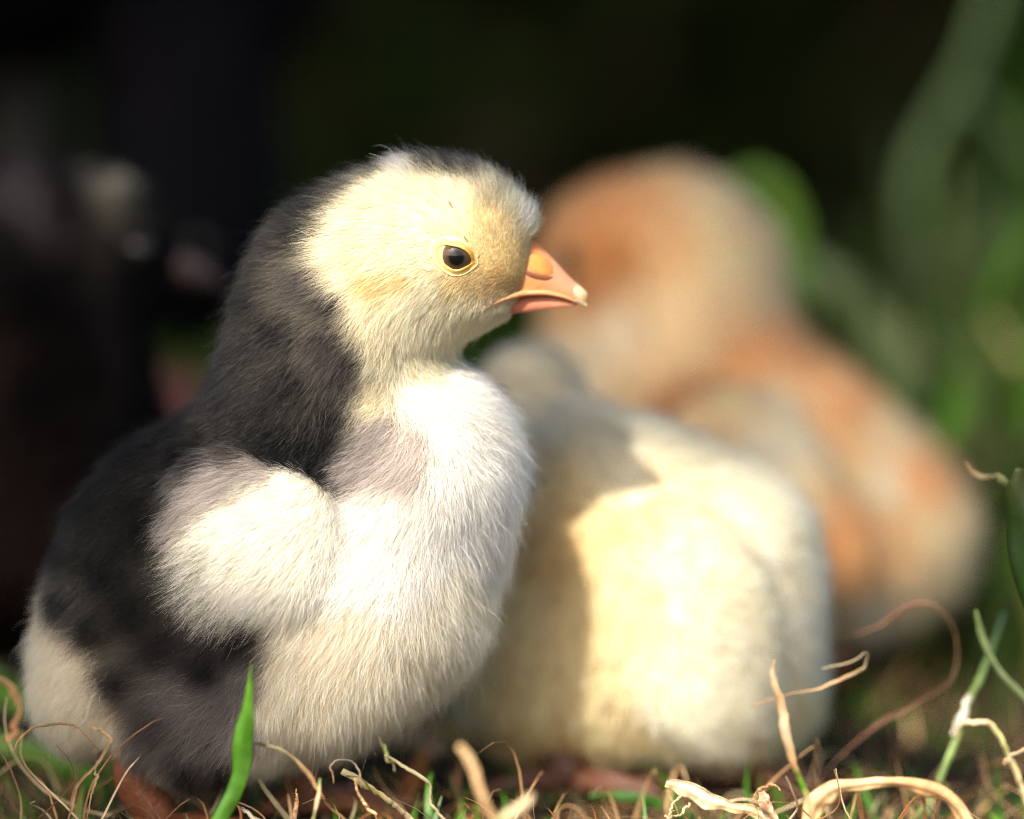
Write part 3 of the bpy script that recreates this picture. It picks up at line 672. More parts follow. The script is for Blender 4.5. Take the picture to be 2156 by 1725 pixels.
# ------------------------------------------------------------------ the other chicks and the hen
def buff():
    t = empty('chick', at(1330, 1640, 3.6), 'plump buff and white chick with its head turned away, directly behind the pink-beaked chick', 'chick', 'chicks huddled on the grass')
    b = Blob([E(1330, 1225, 3.7, 325, 320, 270), E(1240, 1375, 3.7, 300, 245, 270), E(1540, 1200, 3.7, 160, 190, 210, -20), E(1600, 1330, 3.7, 105, 160, 200, 0), E(1560, 1460, 3.7, 140, 140, 200),
              E(1180, 980, 4.6, 140, 130, 150), E(1260, 1070, 4.0, 190, 160, 210), E(1120, 850, 5.4, 105, 120, 120), E(1480, 1390, 2.75, 150, 180, 110, -25)], k=0.6)
    C0, C1, C2, C3 = (0.90, 0.84, 0.64), (0.87, 0.77, 0.48), (0.82, 0.68, 0.40), (0.72, 0.54, 0.27)  # yellower C2 and C3 also put the left side's olive shade into the down
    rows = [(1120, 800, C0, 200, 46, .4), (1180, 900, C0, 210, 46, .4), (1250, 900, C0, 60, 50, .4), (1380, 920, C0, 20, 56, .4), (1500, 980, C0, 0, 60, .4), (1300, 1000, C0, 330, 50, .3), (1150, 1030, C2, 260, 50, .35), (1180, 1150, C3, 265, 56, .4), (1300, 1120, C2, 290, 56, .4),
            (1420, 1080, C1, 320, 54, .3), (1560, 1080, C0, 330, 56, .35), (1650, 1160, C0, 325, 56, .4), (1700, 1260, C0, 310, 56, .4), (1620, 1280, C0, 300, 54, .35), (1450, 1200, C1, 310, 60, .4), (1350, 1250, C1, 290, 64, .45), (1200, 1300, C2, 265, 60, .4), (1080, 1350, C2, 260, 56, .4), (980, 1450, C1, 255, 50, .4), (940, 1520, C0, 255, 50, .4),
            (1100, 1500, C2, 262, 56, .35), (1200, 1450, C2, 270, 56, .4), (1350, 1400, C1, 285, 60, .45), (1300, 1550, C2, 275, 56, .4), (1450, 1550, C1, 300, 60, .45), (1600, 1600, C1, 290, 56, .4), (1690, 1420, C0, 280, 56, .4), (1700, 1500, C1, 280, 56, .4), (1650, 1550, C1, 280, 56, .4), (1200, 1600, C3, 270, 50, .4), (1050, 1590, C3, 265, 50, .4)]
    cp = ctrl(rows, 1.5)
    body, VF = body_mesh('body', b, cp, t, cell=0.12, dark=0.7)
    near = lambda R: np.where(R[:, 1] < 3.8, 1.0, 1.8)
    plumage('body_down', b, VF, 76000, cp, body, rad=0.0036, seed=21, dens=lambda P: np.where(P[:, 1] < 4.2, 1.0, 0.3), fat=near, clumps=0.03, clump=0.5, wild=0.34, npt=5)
    wb = Blob([E(1400, 1210, 2.15, 140, 150, 42, -30), E(1460, 1330, 2.05, 150, 190, 46, -25), E(1510, 1450, 2.15, 100, 120, 38, -30)], k=0.4)
    wr = [(1340, 1130, C1, 320, 46, .4), (1400, 1180, C0, 310, 54, .5), (1360, 1280, C1, 290, 56, .5), (1450, 1300, C0, 300, 60, .55), (1500, 1420, C0, 305, 66, .55), (1440, 1480, C0, 285, 66, .5), (1550, 1500, C0, 310, 70, .5), (1540, 1350, C0, 325, 60, .45)]
    wcp = ctrl(wr, 1.2)
    w, WVF = body_mesh('wing', wb, wcp, t, cell=0.09, dark=0.75)
    plumage('wing_down', wb, WVF, 34000, wcp, w, rad=0.0028, seed=22, dens=lambda P: np.where(P[:, 1] < 1.6, 1.0, 0.3), clumps=0.03, clump=0.6, wild=0.42, npt=5)
    leg(t, [tuple(at(1180, 1560, 3.0)), tuple(at(1190, 1610, 2.6)), (at(1190, 1640, 2.5).x, 2.5, 0.15)], [0.35, 0.3, 0.24], (0.09, 0.03, 0.015), (at(1190, 1640, 2.5).x, 2.5, 0.1), [(-20, 1.4), (-50, 1.4), (200, 1.4), (90, 0.7)])
    global BUFF_FACE
    BUFF_FACE = lambda: small_face(t, b, 1055, 835, 5.4, 1012, 860, (0.5, 0.22, 0.12), True, 0.95)
    leg(t, [tuple(at(1500, 1570, 3.4)), tuple(at(1520, 1620, 3.2)), (at(1525, 1640, 3.2).x, 3.2, 0.15)], [0.35, 0.3, 0.24], (0.09, 0.03, 0.015), (at(1525, 1640, 3.2).x, 3.2, 0.1), [(-20, 1.4), (-50, 1.4), (200, 1.4), (90, 0.7)])
buff()

def small_face(t, blob, ex, ey, y, bx, by, col, left=True, s=1.0, beakcol=None):
    """eye and closed beak of an unsharp bird facing left (or right)"""
    q = at(ex, ey, y); ys = blob.surf_y(q.x, q.z, y - 8)
    r = 0.24 * s; V = []
    for i in range(17):
        a = math.pi * i / 16
        for j in range(20):
            b = 2 * math.pi * j / 20; V.append((q.x + r * math.sin(a) * math.cos(b), ys + r * 0.6 + r * math.cos(a), q.z + r * math.sin(a) * math.sin(b)))
    mesh_obj('eye', V, grid_faces(17, 20), M_DARKEYE, t)
    p = at(bx, by, y); d = -1 if left else 1
    tube('beak', [(p.x - d * 0.5 * s, y, p.z + 0.05), (p.x, y, p.z), (p.x + d * 0.5 * s, y, p.z - 0.12 * s), (p.x + d * 0.8 * s, y, p.z - 0.32 * s)], [0.38 * s, 0.33 * s, 0.2 * s, 0.04 * s], M_BEAK, t, beakcol or col, n=18, seg=14)
M_DARKEYE = mat_tint('dark_eye', rough=0.1)
M_DARKEYE.node_tree.nodes['Principled BSDF'].inputs['Base Color'].default_value = (0.01, 0.008, 0.006, 1)
for l in list(M_DARKEYE.node_tree.links):
    if l.to_socket.name == 'Base Color': M_DARKEYE.node_tree.links.remove(l)

BUFF_FACE()

def brown():
    t = empty('chick', at(1600, 1440, 12), 'orange-brown and cream chick facing left, blurred, behind the buff chick', 'chick', 'chicks huddled on the grass')
    Y = 12.0
    b = Blob([E(1400, 590, Y, 235, 225, 200), E(1260, 570, Y, 105, 120, 115), E(1420, 790, Y, 240, 190, 210), E(1300, 900, Y, 190, 220, 220), E(1640, 1000, Y, 330, 250, 260, -38), E(1860, 1120, Y, 170, 180, 200, -45), E(1650, 1180, Y, 260, 140, 230)], k=0.9)
    A0, A1, A2, A3, A4 = (0.80, 0.45, 0.21), (0.88, 0.69, 0.44), (0.92, 0.81, 0.62), (0.56, 0.27, 0.10), (0.82, 0.55, 0.30)
    rows = [(1250, 380, A0, 100, 50, .4), (1180, 450, A0, 90, 44, .4), (1300, 470, A0, 60, 44, .3), (1400, 360, A4, 60, 50, .4), (1380, 520, A4, 20, 40, .3), (1290, 540, A3, 0, 20, .2), (1230, 600, A3, 250, 30, .3), (1190, 640, A4, 260, 30, .3), (1480, 420, A1, 20, 56, .4), (1560, 500, A1, 340, 56, .4), (1500, 600, A1, 330, 50, .3), (1400, 650, A1, 300, 46, .3), (1300, 700, A2, 270, 46, .3), (1210, 760, A2, 250, 46, .4),
            (1620, 620, A1, 310, 56, .4), (1640, 700, A0, 310, 56, .4), (1560, 760, A0, 300, 56, .3), (1480, 820, A3, 270, 50, .3), (1400, 880, A3, 265, 50, .3), (1440, 730, A1, 290, 50, .3), (1330, 820, A1, 270, 50, .3), (1220, 850, A2, 265, 56, .4), (1280, 960, A2, 265, 56, .4), (1370, 960, A3, 265, 50, .3),
            (1700, 770, A0, 315, 56, .4), (1780, 850, A0, 315, 60, .4), (1640, 840, A1, 300, 50, .3), (1560, 900, A1, 300, 50, .3), (1500, 980, A1, 300, 50, .3), (1680, 930, A4, 310, 56, .3), (1620, 1050, A1, 300, 50, .3), (1760, 940, A4, 310, 56, .3), (1850, 930, A1, 315, 60, .35), (1850, 1010, A2, 310, 60, .35), (1920, 1010, A0, 315, 60, .4), (1960, 1120, A1, 300, 60, .4), (1880, 1120, A4, 300, 60, .35), (1800, 1170, A0, 300, 56, .35), (1780, 1070, A4, 305, 56, .35),
            (2020, 1180, A1, 285, 60, .4), (1950, 1250, A1, 270, 60, .4), (1700, 1250, A1, 275, 60, .4), (1560, 1200, A1, 275, 60, .4), (1850, 1280, A2, 275, 60, .4)]
    cp = ctrl(rows, Y - 2)
    body, VF = body_mesh('body', b, cp, t, cell=0.16, dark=0.85)
    plumage('body_down', b, VF, 36000, cp, body, rad=0.008, seed=31, dens=lambda P: np.where(P[:, 1] < Y + 1, 1.0, 0.35), clumps=0.05, clump=0.5, npt=4)
    wb = Blob([E(1560, 970, 8.9, 170, 140, 60, -35), E(1680, 1090, 9.0, 160, 110, 55, -45)], k=0.5)
    wcp = ctrl([(1480, 900, A1, 320, 56, .3), (1580, 960, A2, 320, 56, .3), (1640, 1100, A1, 315, 60, .3), (1760, 1130, A0, 315, 60, .3), (1520, 1040, A1, 300, 60, .3)], 8)
    w, WVF = body_mesh('wing', wb, wcp, t, cell=0.14, dark=0.85)
    plumage('wing_down', wb, WVF, 9000, wcp, w, rad=0.008, seed=32, clumps=0.05, clump=0.5, npt=4)
    small_face(t, b, 1205, 545, Y, 1165, 585, A4, True, 1.0, (0.5, 0.2, 0.1))
    for x in (1560, 1720):
        g = at(x, 1430, Y)
        leg(t, [(g.x, Y, 2.4), (g.x + .1, Y, 1.1), (g.x, Y, 0.15)], [0.35, 0.25, 0.2], (0.42, 0.15, 0.06), (g.x, Y, 0.1), [(160, 1.5), (190, 1.6), (220, 1.5), (20, 0.7)])
brown()

def dark_chick():
    t = empty('chick', at(120, 1500, 8), 'black chick with a pale crown spot, blurred in the shade at the left edge', 'chick', 'chicks huddled on the grass')
    Y = 8.0
    b = Blob([E(120, 500, Y, 190, 160, 170), E(250, 540, Y, 110, 110, 120), E(80, 720, Y, 220, 230, 210), E(60, 1050, Y, 330, 330, 290)], k=0.9)
    D0, D_LIT, D2 = (0.003, 0.0025, 0.003), (0.022, 0.019, 0.023), (0.02, 0.012, 0.009)  # the middle tone paints a lavender-grey highlight into the black down
    rows = [(230, 360, (0.22, 0.21, 0.18), 60, 40, .4), (200, 350, D_LIT, 60, 40, .4), (290, 400, D0, 20, 40, .4), (270, 350, D0, 20, 40, .4), (120, 380, D0, 100, 40, .4), (40, 400, D_LIT, 120, 44, .4), (80, 450, D_LIT, 120, 44, .4), (130, 440, D0, 120, 44, .4), (0, 520, D0, 180, 44, .4), (300, 560, D0, 0, 30, .3), (100, 600, D0, 230, 50, .4), (60, 800, D0, 240, 50, .4), (20, 780, D2, 240, 50, .4), (350, 900, D0, 300, 50, .4), (30, 1180, D2, 250, 50, .4), (300, 1200, D0, 270, 50, .4), (100, 1350, D0, 260, 50, .4)]
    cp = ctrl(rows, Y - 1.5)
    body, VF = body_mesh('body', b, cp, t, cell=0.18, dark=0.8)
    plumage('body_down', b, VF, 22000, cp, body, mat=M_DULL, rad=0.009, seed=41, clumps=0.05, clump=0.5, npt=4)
    small_face(t, b, 300, 520, Y, 350, 560, D0, False, 1.0, (0.03, 0.02, 0.02))
    for x in (20, 190):
        g = at(x, 1520, Y)
        leg(t, [(g.x, Y, 2.2), (g.x + .1, Y, 1.0), (g.x, Y, 0.15)], [0.35, 0.25, 0.2], (0.06, 0.04, 0.03), (g.x, Y, 0.1), [(-20, 1.5), (10, 1.6), (40, 1.5), (190, 0.7)])
dark_chick()

def hen():
    Y = 24.0
    t = empty('hen', (at(0, 900, Y).x, Y, 0), 'large black hen with a dull red comb standing in deep shade behind the chicks', 'hen')
    b = Blob([((-11.5, Y + 1, 15.5), (9.0, 6.5, 6.2), 15, 0), ((-6.5, Y, 17.5), (3.4, 3.6, 5.2), -15, 0), ((-5.6, Y, 12.8), (2.4, 2.3, 3.2), 0, 0), ((-6.0, Y - 1.0, 8.2), (1.7, 1.6, 2.6), 10, 0), ((-6.2, Y - 1.4, 6.2), (1.5, 1.15, 1.1), -25, 0), ((-21, Y + 2, 19), (5, 3, 4), -50, 0)], k=1.6)
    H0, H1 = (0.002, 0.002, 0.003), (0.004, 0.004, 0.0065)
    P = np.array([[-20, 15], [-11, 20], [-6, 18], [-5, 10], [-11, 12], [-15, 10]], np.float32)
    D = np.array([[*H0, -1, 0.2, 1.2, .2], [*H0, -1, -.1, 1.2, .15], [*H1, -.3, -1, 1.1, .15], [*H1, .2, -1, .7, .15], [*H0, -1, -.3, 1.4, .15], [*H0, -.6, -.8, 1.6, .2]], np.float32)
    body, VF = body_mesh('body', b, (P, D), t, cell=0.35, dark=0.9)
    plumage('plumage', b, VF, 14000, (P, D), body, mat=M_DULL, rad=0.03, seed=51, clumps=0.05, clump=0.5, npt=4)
    M_COMB = mat_tint('comb_skin', rough=0.5, bump=0.6, bump_scale=700)
    red = (0.08, 0.006, 0.009)
    cx = at(345, 800, Y - 1.4)
    for j in range(4):
        x = cx.x + (j - 1.5) * 0.42
        tube('comb', [(x - 0.1, Y - 1.5, cx.z - 0.9), (x, Y - 1.5, cx.z - 0.3), (x + 0.08, Y - 1.5, cx.z + 0.35 - abs(j - 1.5) * 0.2)], [0.32, 0.26, 0.1], M_COMB, t, red, n=10, seg=10, flat=0.5)
    for x in (-13.5, -9.5):
        lo = tube('leg', [(x, Y + 1, 11), (x + .3, Y + 1, 6), (x, Y + 1, 0.4)], [1.1, 0.5, 0.45], M_LEG, t, (0.008, 0.006, 0.005), n=20, seg=12)
        for a in (-25, 5, 35, 190):
            d = (math.cos(math.radians(a)), math.sin(math.radians(a)))
            tube('toe', [(x, Y + 1, .4), (x + d[0] * 2, Y + 1 + d[1] * 2, .45), (x + d[0] * 4, Y + 1 + d[1] * 4, .1)], [0.4, 0.3, 0.08], M_LEG, lo, (0.008, 0.006, 0.005), n=10, seg=8)
    tube('beak', [(-5.0, Y - 1.4, 5.9), (-4.3, Y - 1.4, 5.6), (-3.8, Y - 1.4, 5.1)], [0.5, 0.35, 0.06], M_BEAK, t, (0.04, 0.03, 0.02), n=12, seg=12)
    q = (-5.7, 6.4); ys = b.surf_y(q[0], q[1], Y - 8)
    V = [(q[0] + .35 * math.sin(math.pi * i / 12) * math.cos(math.pi * j / 8), ys + .2 + .35 * math.cos(math.pi * i / 12), q[1] + .35 * math.sin(math.pi * i / 12) * math.sin(math.pi * j / 8)) for i in range(13) for j in range(16)]
    mesh_obj('eye', V, grid_faces(13, 16), M_DARKEYE, t)
hen()
# ------------------------------------------------------------------ grass, straw, hedge and the added unseen shade canopy
def mat_leaf(name, trans=0.35, rough=0.45, spec=0.4, bump=0.3):
    m = mat_tint(name, rough=rough, spec=spec, bump=bump, bump_scale=1800, vary=0.16)
    nt = m.node_tree; n = nt.nodes; p = n['Principled BSDF']; out = [x for x in n if x.type == 'OUTPUT_MATERIAL'][0]
    tr = n.new('ShaderNodeBsdfTranslucent'); mx = n.new('ShaderNodeMixShader'); mx.inputs[0].default_value = trans
    src = [l.from_socket for l in nt.links if l.to_socket == p.inputs['Base Color']][0]
    hs = n.new('ShaderNodeHueSaturation'); hs.inputs['Saturation'].default_value = 1.15; hs.inputs['Value'].default_value = 1.3
    nt.links.new(src, hs.inputs['Color']); nt.links.new(hs.outputs[0], tr.inputs['Color'])
    nt.links.new(p.outputs[0], mx.inputs[1]); nt.links.new(tr.outputs[0], mx.inputs[2]); nt.links.new(mx.outputs[0], out.inputs['Surface'])
    return m
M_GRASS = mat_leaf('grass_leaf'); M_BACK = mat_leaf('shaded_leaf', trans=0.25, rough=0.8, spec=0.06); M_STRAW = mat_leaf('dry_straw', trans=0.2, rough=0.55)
def piece(name, label, cat, pts, w, cols, y=None, mat=None, twist=0.0, flat=0.16, crease=0.25, group=None, n=46, seg=12, streak=0.18, seed=0, parent=None):
    """one leaf, blade or straw. pts (px, py, y) measured; w full widths in px; cols along its length"""
    r = np.random.default_rng(abs(seed + len(pts) * 13 + int(pts[0][0])))
    k = cmpx(pts[0][2])
    P = smooth_line([tuple(at(*p)) for p in pts], n)
    if mat is not M_GRASS and n > 20:      # dry stalks kink where they once broke
        for kk in r.integers(4, n - 4, 4):
            dv = r.normal(0, 0.035 if max(w) < 24 else 0.02, 3); P[kk:] += dv * np.minimum(1, np.arange(n - kk) / 6.0)[:, None]
        P += np.cumsum(r.normal(0, 0.005 if max(w) < 24 else 0.001, P.shape), 0)
    else:
        P += np.cumsum(r.normal(0, 0.0015, P.shape), 0)
    R = np.interp(np.linspace(0, 1, n), np.linspace(0, 1, len(w)), w) * 0.5 * k
    R = R * (1 + (0.03 if mat is M_GRASS else 0.07 if max(w) > 24 else 0.22) * np.sin(np.linspace(0, r.uniform(6, 14), n) + r.uniform(0, 6)) + r.normal(0, 0.05 if mat is not M_GRASS and max(w) < 24 else 0.008, n))
    T = np.gradient(P, axis=0); T /= np.linalg.norm(T, axis=1, keepdims=True)
    V = []; C = []; st = 1 + r.normal(0, streak, seg)
    cc = np.array(cols, float); ce = np.array([np.interp(np.linspace(0, 1, n), np.linspace(0, 1, len(cc)), cc[:, j]) for j in range(3)]).T
    view = np.array([0.1, 1.0, -0.15])
    for i in range(n):
        u = view - T[i] * (view @ T[i]); u /= np.linalg.norm(u) + 1e-9; v = np.cross(T[i], u)
        a0 = twist * i / (n - 1) + 0.25 * math.sin(i * 0.35 + seed)
        u2 = u * math.cos(a0) + v * math.sin(a0); v2 = -u * math.sin(a0) + v * math.cos(a0)
        blot = 1 + 0.12 * math.sin(i * 0.9 + seed) * math.sin(i * 0.37)
        for j in range(seg):
            a = 2 * math.pi * j / seg; c, s = math.cos(a), math.sin(a)
            V.append(P[i] + v2 * c * R[i] + u2 * (s * R[i] * flat * 0.6 + abs(c) * R[i] * crease))
            C.append(np.clip(ce[i] * st[j] * blot, 0, 1))
    F = grid_faces(n, seg) + [tuple(range(seg)), tuple((n - 1) * seg + j for j in range(seg))[::-1]]
    o = mesh_obj(name, V, F, mat or M_STRAW, parent, col=C)
    if parent is None: tag(o, label, cat, group)
    return o
G1, G2, G3, G4 = (0.10, 0.26, 0.012), (0.06, 0.16, 0.015), (0.22, 0.32, 0.10), (0.14, 0.16, 0.04)
S1, S2, S3, S4, S5 = (0.60, 0.40, 0.20), (0.42, 0.24, 0.11), (0.68, 0.54, 0.34), (0.22, 0.13, 0.06), (0.20, 0.17, 0.09)
FG = 'loose straws and blades around the chicks'
P_ = [
 ('grass_sprig', 'bright green pointed grass blade standing upright in front of the black thigh', 'grass blade', [(452, 1745, -2.9), (487, 1682, -2.9), (504, 1622, -2.9), (511, 1560, -2.9), (517, 1500, -2.9), (524, 1440, -2.9), (528, 1395, -2.9)], [34, 34, 38, 46, 40, 22, 10, 1], [G2, (0.05, 0.15, 0.01), (0.06, 0.18, 0.008), (0.08, 0.22, 0.01), (0.10, 0.24, 0.015)], M_GRASS, .2, .08, .4),
 ('straw', 'olive to tan straw arching down from the green blade to the bottom edge', 'straw', [(536, 1566, -2.5), (590, 1575, -2.6), (650, 1612, -2.7), (690, 1670, -2.7), (728, 1735, -2.7)], [6, 9, 12, 9, 8], [S5, S5, S2, S1], None, 1.2, .3, .2),
 ('grass_sprig', 'short pale green strip hanging under the arched straw', 'grass blade', [(674, 1640, -2.8), (668, 1680, -2.8), (655, 1735, -2.8)], [4, 9, 8], [G3, S3, G4], M_GRASS, .8, .2, .2),
 ('straw', 'thin brown straw curled into a low hoop before the pale tail fluff', 'straw', [(30, 1580, -2), (42, 1556, -2), (72, 1539, -2), (125, 1532, -2), (168, 1554, -2), (201, 1597, -2)], [5, 6, 6, 6, 9, 4], [S2, S2, S5, S2, S4], None, 1, .5, .1),
 ('straw', 'tan straw with a frayed curled tip leaning right at lower left', 'straw', [(191, 1530, -2.2), (214, 1535, -2.2), (232, 1552, -2.2), (196, 1605, -2.2), (155, 1660, -2.2), (134, 1735, -2.2)], [4, 7, 9, 9, 11, 10], [S1, S1, S2, S2], None, 1, .5, .1),
 ('straw', 'slender steep straw just right of the frayed one', 'straw', [(203, 1600, -1.8), (195, 1640, -1.8), (170, 1720, -1.8)], [4, 7, 5], [S5, S1, S2], None, 1, .5, .1),
 ('straw', 'thick rust-coloured straw bowed outwards at the left edge', 'straw', [(-12, 1422, -3.5), (27, 1449, -3.5), (43, 1488, -3.5), (31, 1523, -3.5), (-12, 1550, -3.5)], [10, 14, 14, 14, 16], [S2, S2, (0.5, 0.25, 0.1)], None, .6, .6, .1),
 ('grass_sprig', 'broad blurred green blade behind the tail fluff, upper of two', 'grass blade', [(-60, 1440, 4), (60, 1490, 4), (170, 1560, 4), (260, 1650, 4)], [46, 56, 50, 26], [G1, G1, G3, G1], M_GRASS, .3, .1, .2),
 ('grass_sprig', 'broad blurred green blade behind the tail fluff, lower of two', 'grass blade', [(-60, 1540, 3.4), (50, 1580, 3.4), (160, 1620, 3.4), (250, 1700, 3.4)], [40, 56, 50, 20], [G3, G1, G1], M_GRASS, -.3, .1, .2),
 ('grass_sprig', 'dark green narrow blade crossing the left edge above the straw hoop', 'grass blade', [(-40, 1400, 5), (40, 1460, 5), (110, 1530, 5)], [30, 30, 10], [G2, G1], M_GRASS, .3, .1, .2),
 ('straw', 'thick blurred tan straw leaning left in the dark gap between two chicks', 'straw', [(966, 1570, -5), (1000, 1622, -5), (1030, 1675, -5), (1075, 1745, -5)], [12, 20, 20, 22], [S1, S1, S2], None, .4, .6, .1),
 ('straw', 'short pale stub beside the thick blurred straw at the bottom', 'straw', [(1050, 1740, -5), (1078, 1705, -5), (1112, 1668, -5)], [20, 26, 12], [G3, S3, S3], None, .3, .3, .1),
 ('dry_leaf', 'pale tan dry leaf with two thin prongs lying under the buff chick', 'dry leaf', [(1402, 1650, -1.5), (1440, 1660, -1.5), (1490, 1685, -1.5), (1540, 1700, -1.5), (1590, 1712, -1.5), (1640, 1740, -1.5)], [16, 38, 38, 22, 28, 22], [S1, S3, S1, S3], None, .25, .06, .5),
 ('straw', 'small curled pinkish straw beside the prongs of the dry leaf', 'straw', [(1585, 1686, -1.4), (1598, 1664, -1.4), (1622, 1658, -1.4), (1640, 1672, -1.4)], [5, 8, 10, 6], [S1, S2, S1], None, 1, .5, .1),
 ('dry_leaf', 'short rolled pink-brown leaf stub between the dry leaf and the green stem', 'dry leaf', [(1602, 1668, -1.6), (1618, 1690, -1.6), (1636, 1715, -1.6), (1650, 1745, -1.6)], [14, 24, 22, 20], [(0.5, 0.3, 0.2), S1], None, 1.4, .4, .3),
 ('grass_stalk', 'upright stem, dry tan above and green below, in front of the buff rump', 'grass stem', [(1631, 1387, -0.6), (1627, 1420, -0.6), (1638, 1470, -0.6), (1645, 1530, -0.6), (1666, 1610, -0.6), (1690, 1665, -0.6), (1722, 1740, -0.6)], [6, 16, 22, 20, 14, 13, 15], [S1, S3, S1, S3, S2, G1, G1], None, .6, .4, .15),
 ('dry_leaf', 'long brown dry leaf arching over the lower right corner', 'dry leaf', [(1700, 1745, -1), (1716, 1700, -1), (1745, 1668, -1), (1790, 1655, -1), (1872, 1652, -1), (1955, 1663, -1), (2007, 1693, -1), (2048, 1745, -1)], [40, 48, 40, 28, 26, 36, 36, 30], [S1, (0.5, 0.32, 0.16), S1, S2, S1], None, .6, .08, .5),
 ('grass_stalk', 'tall blue-green stem leaning right near the right edge', 'grass stem', [(1940, 1745, 0.3), (1985, 1629, 0.3), (2015, 1554, 0.4), (2041, 1479, 0.5), (2071, 1412, 0.8), (2115, 1290, 1.5)], [12, 14, 16, 20, 16, 14], [(0.10, 0.16, 0.09), G3, G4, G3, (0.08, 0.15, 0.08)], M_GRASS, .5, .5, .1),
 ('straw', 'yellow-green bent straw hooked over the tall stem at lower right', 'straw', [(2012, 1560, -0.4), (2020, 1532, -0.4), (2050, 1518, -0.4), (2090, 1522, -0.4), (2106, 1540, -0.4), (2118, 1580, -0.4), (2136, 1650, -0.4), (2158, 1745, -0.4)], [5, 7, 9, 9, 16, 14, 18, 22], [S5, S3, (0.36, 0.34, 0.12), S3], None, .8, .35, .2),
 ('straw', 'pale curled straw end at the right edge under the hooked straw', 'straw', [(2112, 1612, -0.8), (2116, 1592, -0.8), (2136, 1560, -0.8), (2170, 1535, -0.8)], [5, 9, 11, 12], [S2, S3, S1], None, .8, .3, .2),
 ('grass_sprig', 'curved light green blade coming down at the right edge', 'grass blade', [(2054, 1285, 0.2), (2064, 1330, 0.2), (2080, 1375, 0.2), (2110, 1425, 0.2), (2165, 1485, 0.2), (2205, 1590, 0.2), (2215, 1745, 0.2)], [6, 16, 14, 14, 12, 12, 12], [G3, (0.26, 0.32, 0.16), G3], M_GRASS, .9, .2, .3),
 ('straw', 'hair-thin looped straw beside the dry upper part of the upright stem', 'straw', [(1730, 1408, -0.4), (1790, 1393, -0.4), (1824, 1370, -0.4), (1826, 1398, -0.4), (1797, 1434, -0.4), (1741, 1460, -0.4), (1685, 1479, -0.4), (1608, 1500, -0.4)], [2, 4, 6, 6, 6, 7, 4, 5], [S3, S5, S1, S2], None, .8, .5, .1),
 ('dry_leaf', 'reddish-brown dry leaf looping high behind the stems at right', 'dry leaf', [(1778, 1344, 1.0), (1846, 1325, 1.0), (1891, 1288, 1.0), (1940, 1273, 1.0), (1977, 1288, 1.0), (2000, 1329, 1.0), (2007, 1389, 1.0), (1985, 1434, 1.0), (1910, 1479, 1.0), (1835, 1517, 1.0), (1760, 1584, 1.0), (1703, 1644, 1.0), (1645, 1700, 1.0)], [3, 9, 17, 9, 5, 4, 4, 8, 10, 11, 11, 10, 9], [S4, (0.34, 0.18, 0.12), (0.4, 0.2, 0.13), S4, (0.1, 0.05, 0.03), (0.2, 0.09, 0.05), (0.2, 0.1, 0.07), (0.12, 0.07, 0.04)], None, 1.4, .15, .25),  # browns darkened to put the loop's shade into its colour
 ('grass_sprig', 'wide dark green leaf with a torn brown edge at the right edge', 'grass blade', [(2152, 985, -0.6), (2143, 1040, -0.6), (2148, 1110, -0.6), (2158, 1190, -0.6), (2178, 1290, -0.6), (2200, 1450, -0.6), (2195, 1600, -0.6), (2185, 1765, -0.6)], [26, 62, 62, 58, 40, 30, 24, 20], [(0.05, 0.06, 0.01), (0.025, 0.075, 0.006), (0.02, 0.065, 0.006), (0.035, 0.10, 0.008)], M_GRASS, .4, .1, .3),
 ('straw', 'dark withered tendril hooking left from the torn green leaf', 'straw', [(2032, 972, 0.4), (2052, 994, 0.2), (2086, 998, 0), (2108, 1000, -0.3), (2135, 1020, -0.5)], [3, 8, 12, 18, 16], [S4, S5, (0.12, 0.14, 0.04)], None, .8, .3, .2),
 ('grass_sprig', 'dark green blade lying low beneath the buff chick', 'grass blade', [(1240, 1675, 0.8), (1320, 1678, 0.8), (1400, 1698, 0.8), (1490, 1740, 0.8)], [10, 24, 28, 26], [(0.03, 0.10, 0.01), (0.04, 0.13, 0.015)], M_GRASS, .4, .12, .2),
 ('straw', 'short olive straw hanging under the sharp chick belly', 'straw', [(791, 1546, -0.8), (815, 1574, -0.8), (834, 1628, -0.8)], [4, 8, 5], [S5, G4, S5], None, .8, .4, .2),
 ('straw', 'grey-green straw running down right below the belly', 'straw', [(810, 1590, -1.4), (893, 1644, -1.4), (916, 1683, -1.4), (955, 1740, -1.4)], [6, 8, 9, 10], [S5, (0.24, 0.22, 0.12), S3], None, .8, .4, .2),
 ('straw', 'thick olive straw crossing the dark ground under the belly', 'straw', [(720, 1625, -1.9), (811, 1663, -1.9), (850, 1695, -1.9), (900, 1742, -1.9)], [12, 17, 15, 13], [S5, (0.16, 0.13, 0.04), S5, S3], None, .8, .35, .2),
 ('straw', 'upright dull brown stalk between the sharp chick and the buff chick', 'straw', [(966, 1605, 1.5), (962, 1660, 1.5), (960, 1740, 1.5)], [10, 15, 16], [S4, S2, S4], None, .4, .5, .1),
 ('straw', 'dark grey thread-like straw bent into a loop under the belly', 'straw', [(701, 1650, -2.2), (700, 1620, -2.2), (712, 1597, -2.2), (737, 1592, -2.2), (758, 1610, -2.2), (758, 1632, -2.2)], [4, 4, 4, 5, 4, 4], [S4, (0.12, 0.1, 0.09), S4], None, .4, .6, .1),
 ('dry_leaf', 'rust-brown blurred leaf lying askew in the gap below the belly', 'dry leaf', [(896, 1580, 2.2), (870, 1635, 2.0), (835, 1700, 1.8)], [20, 46, 40], [(0.30, 0.10, 0.03), (0.34, 0.12, 0.03)], None, .4, .1, .2),
 ('straw', 'thin pink-tan twig pointing down beside the thick olive straw', 'straw', [(745, 1640, -2.4), (756, 1676, -2.4), (775, 1700, -2.4), (800, 1740, -2.4)], [4, 6, 7, 7], [S2, S1, S1], None, .4, .6, .1),
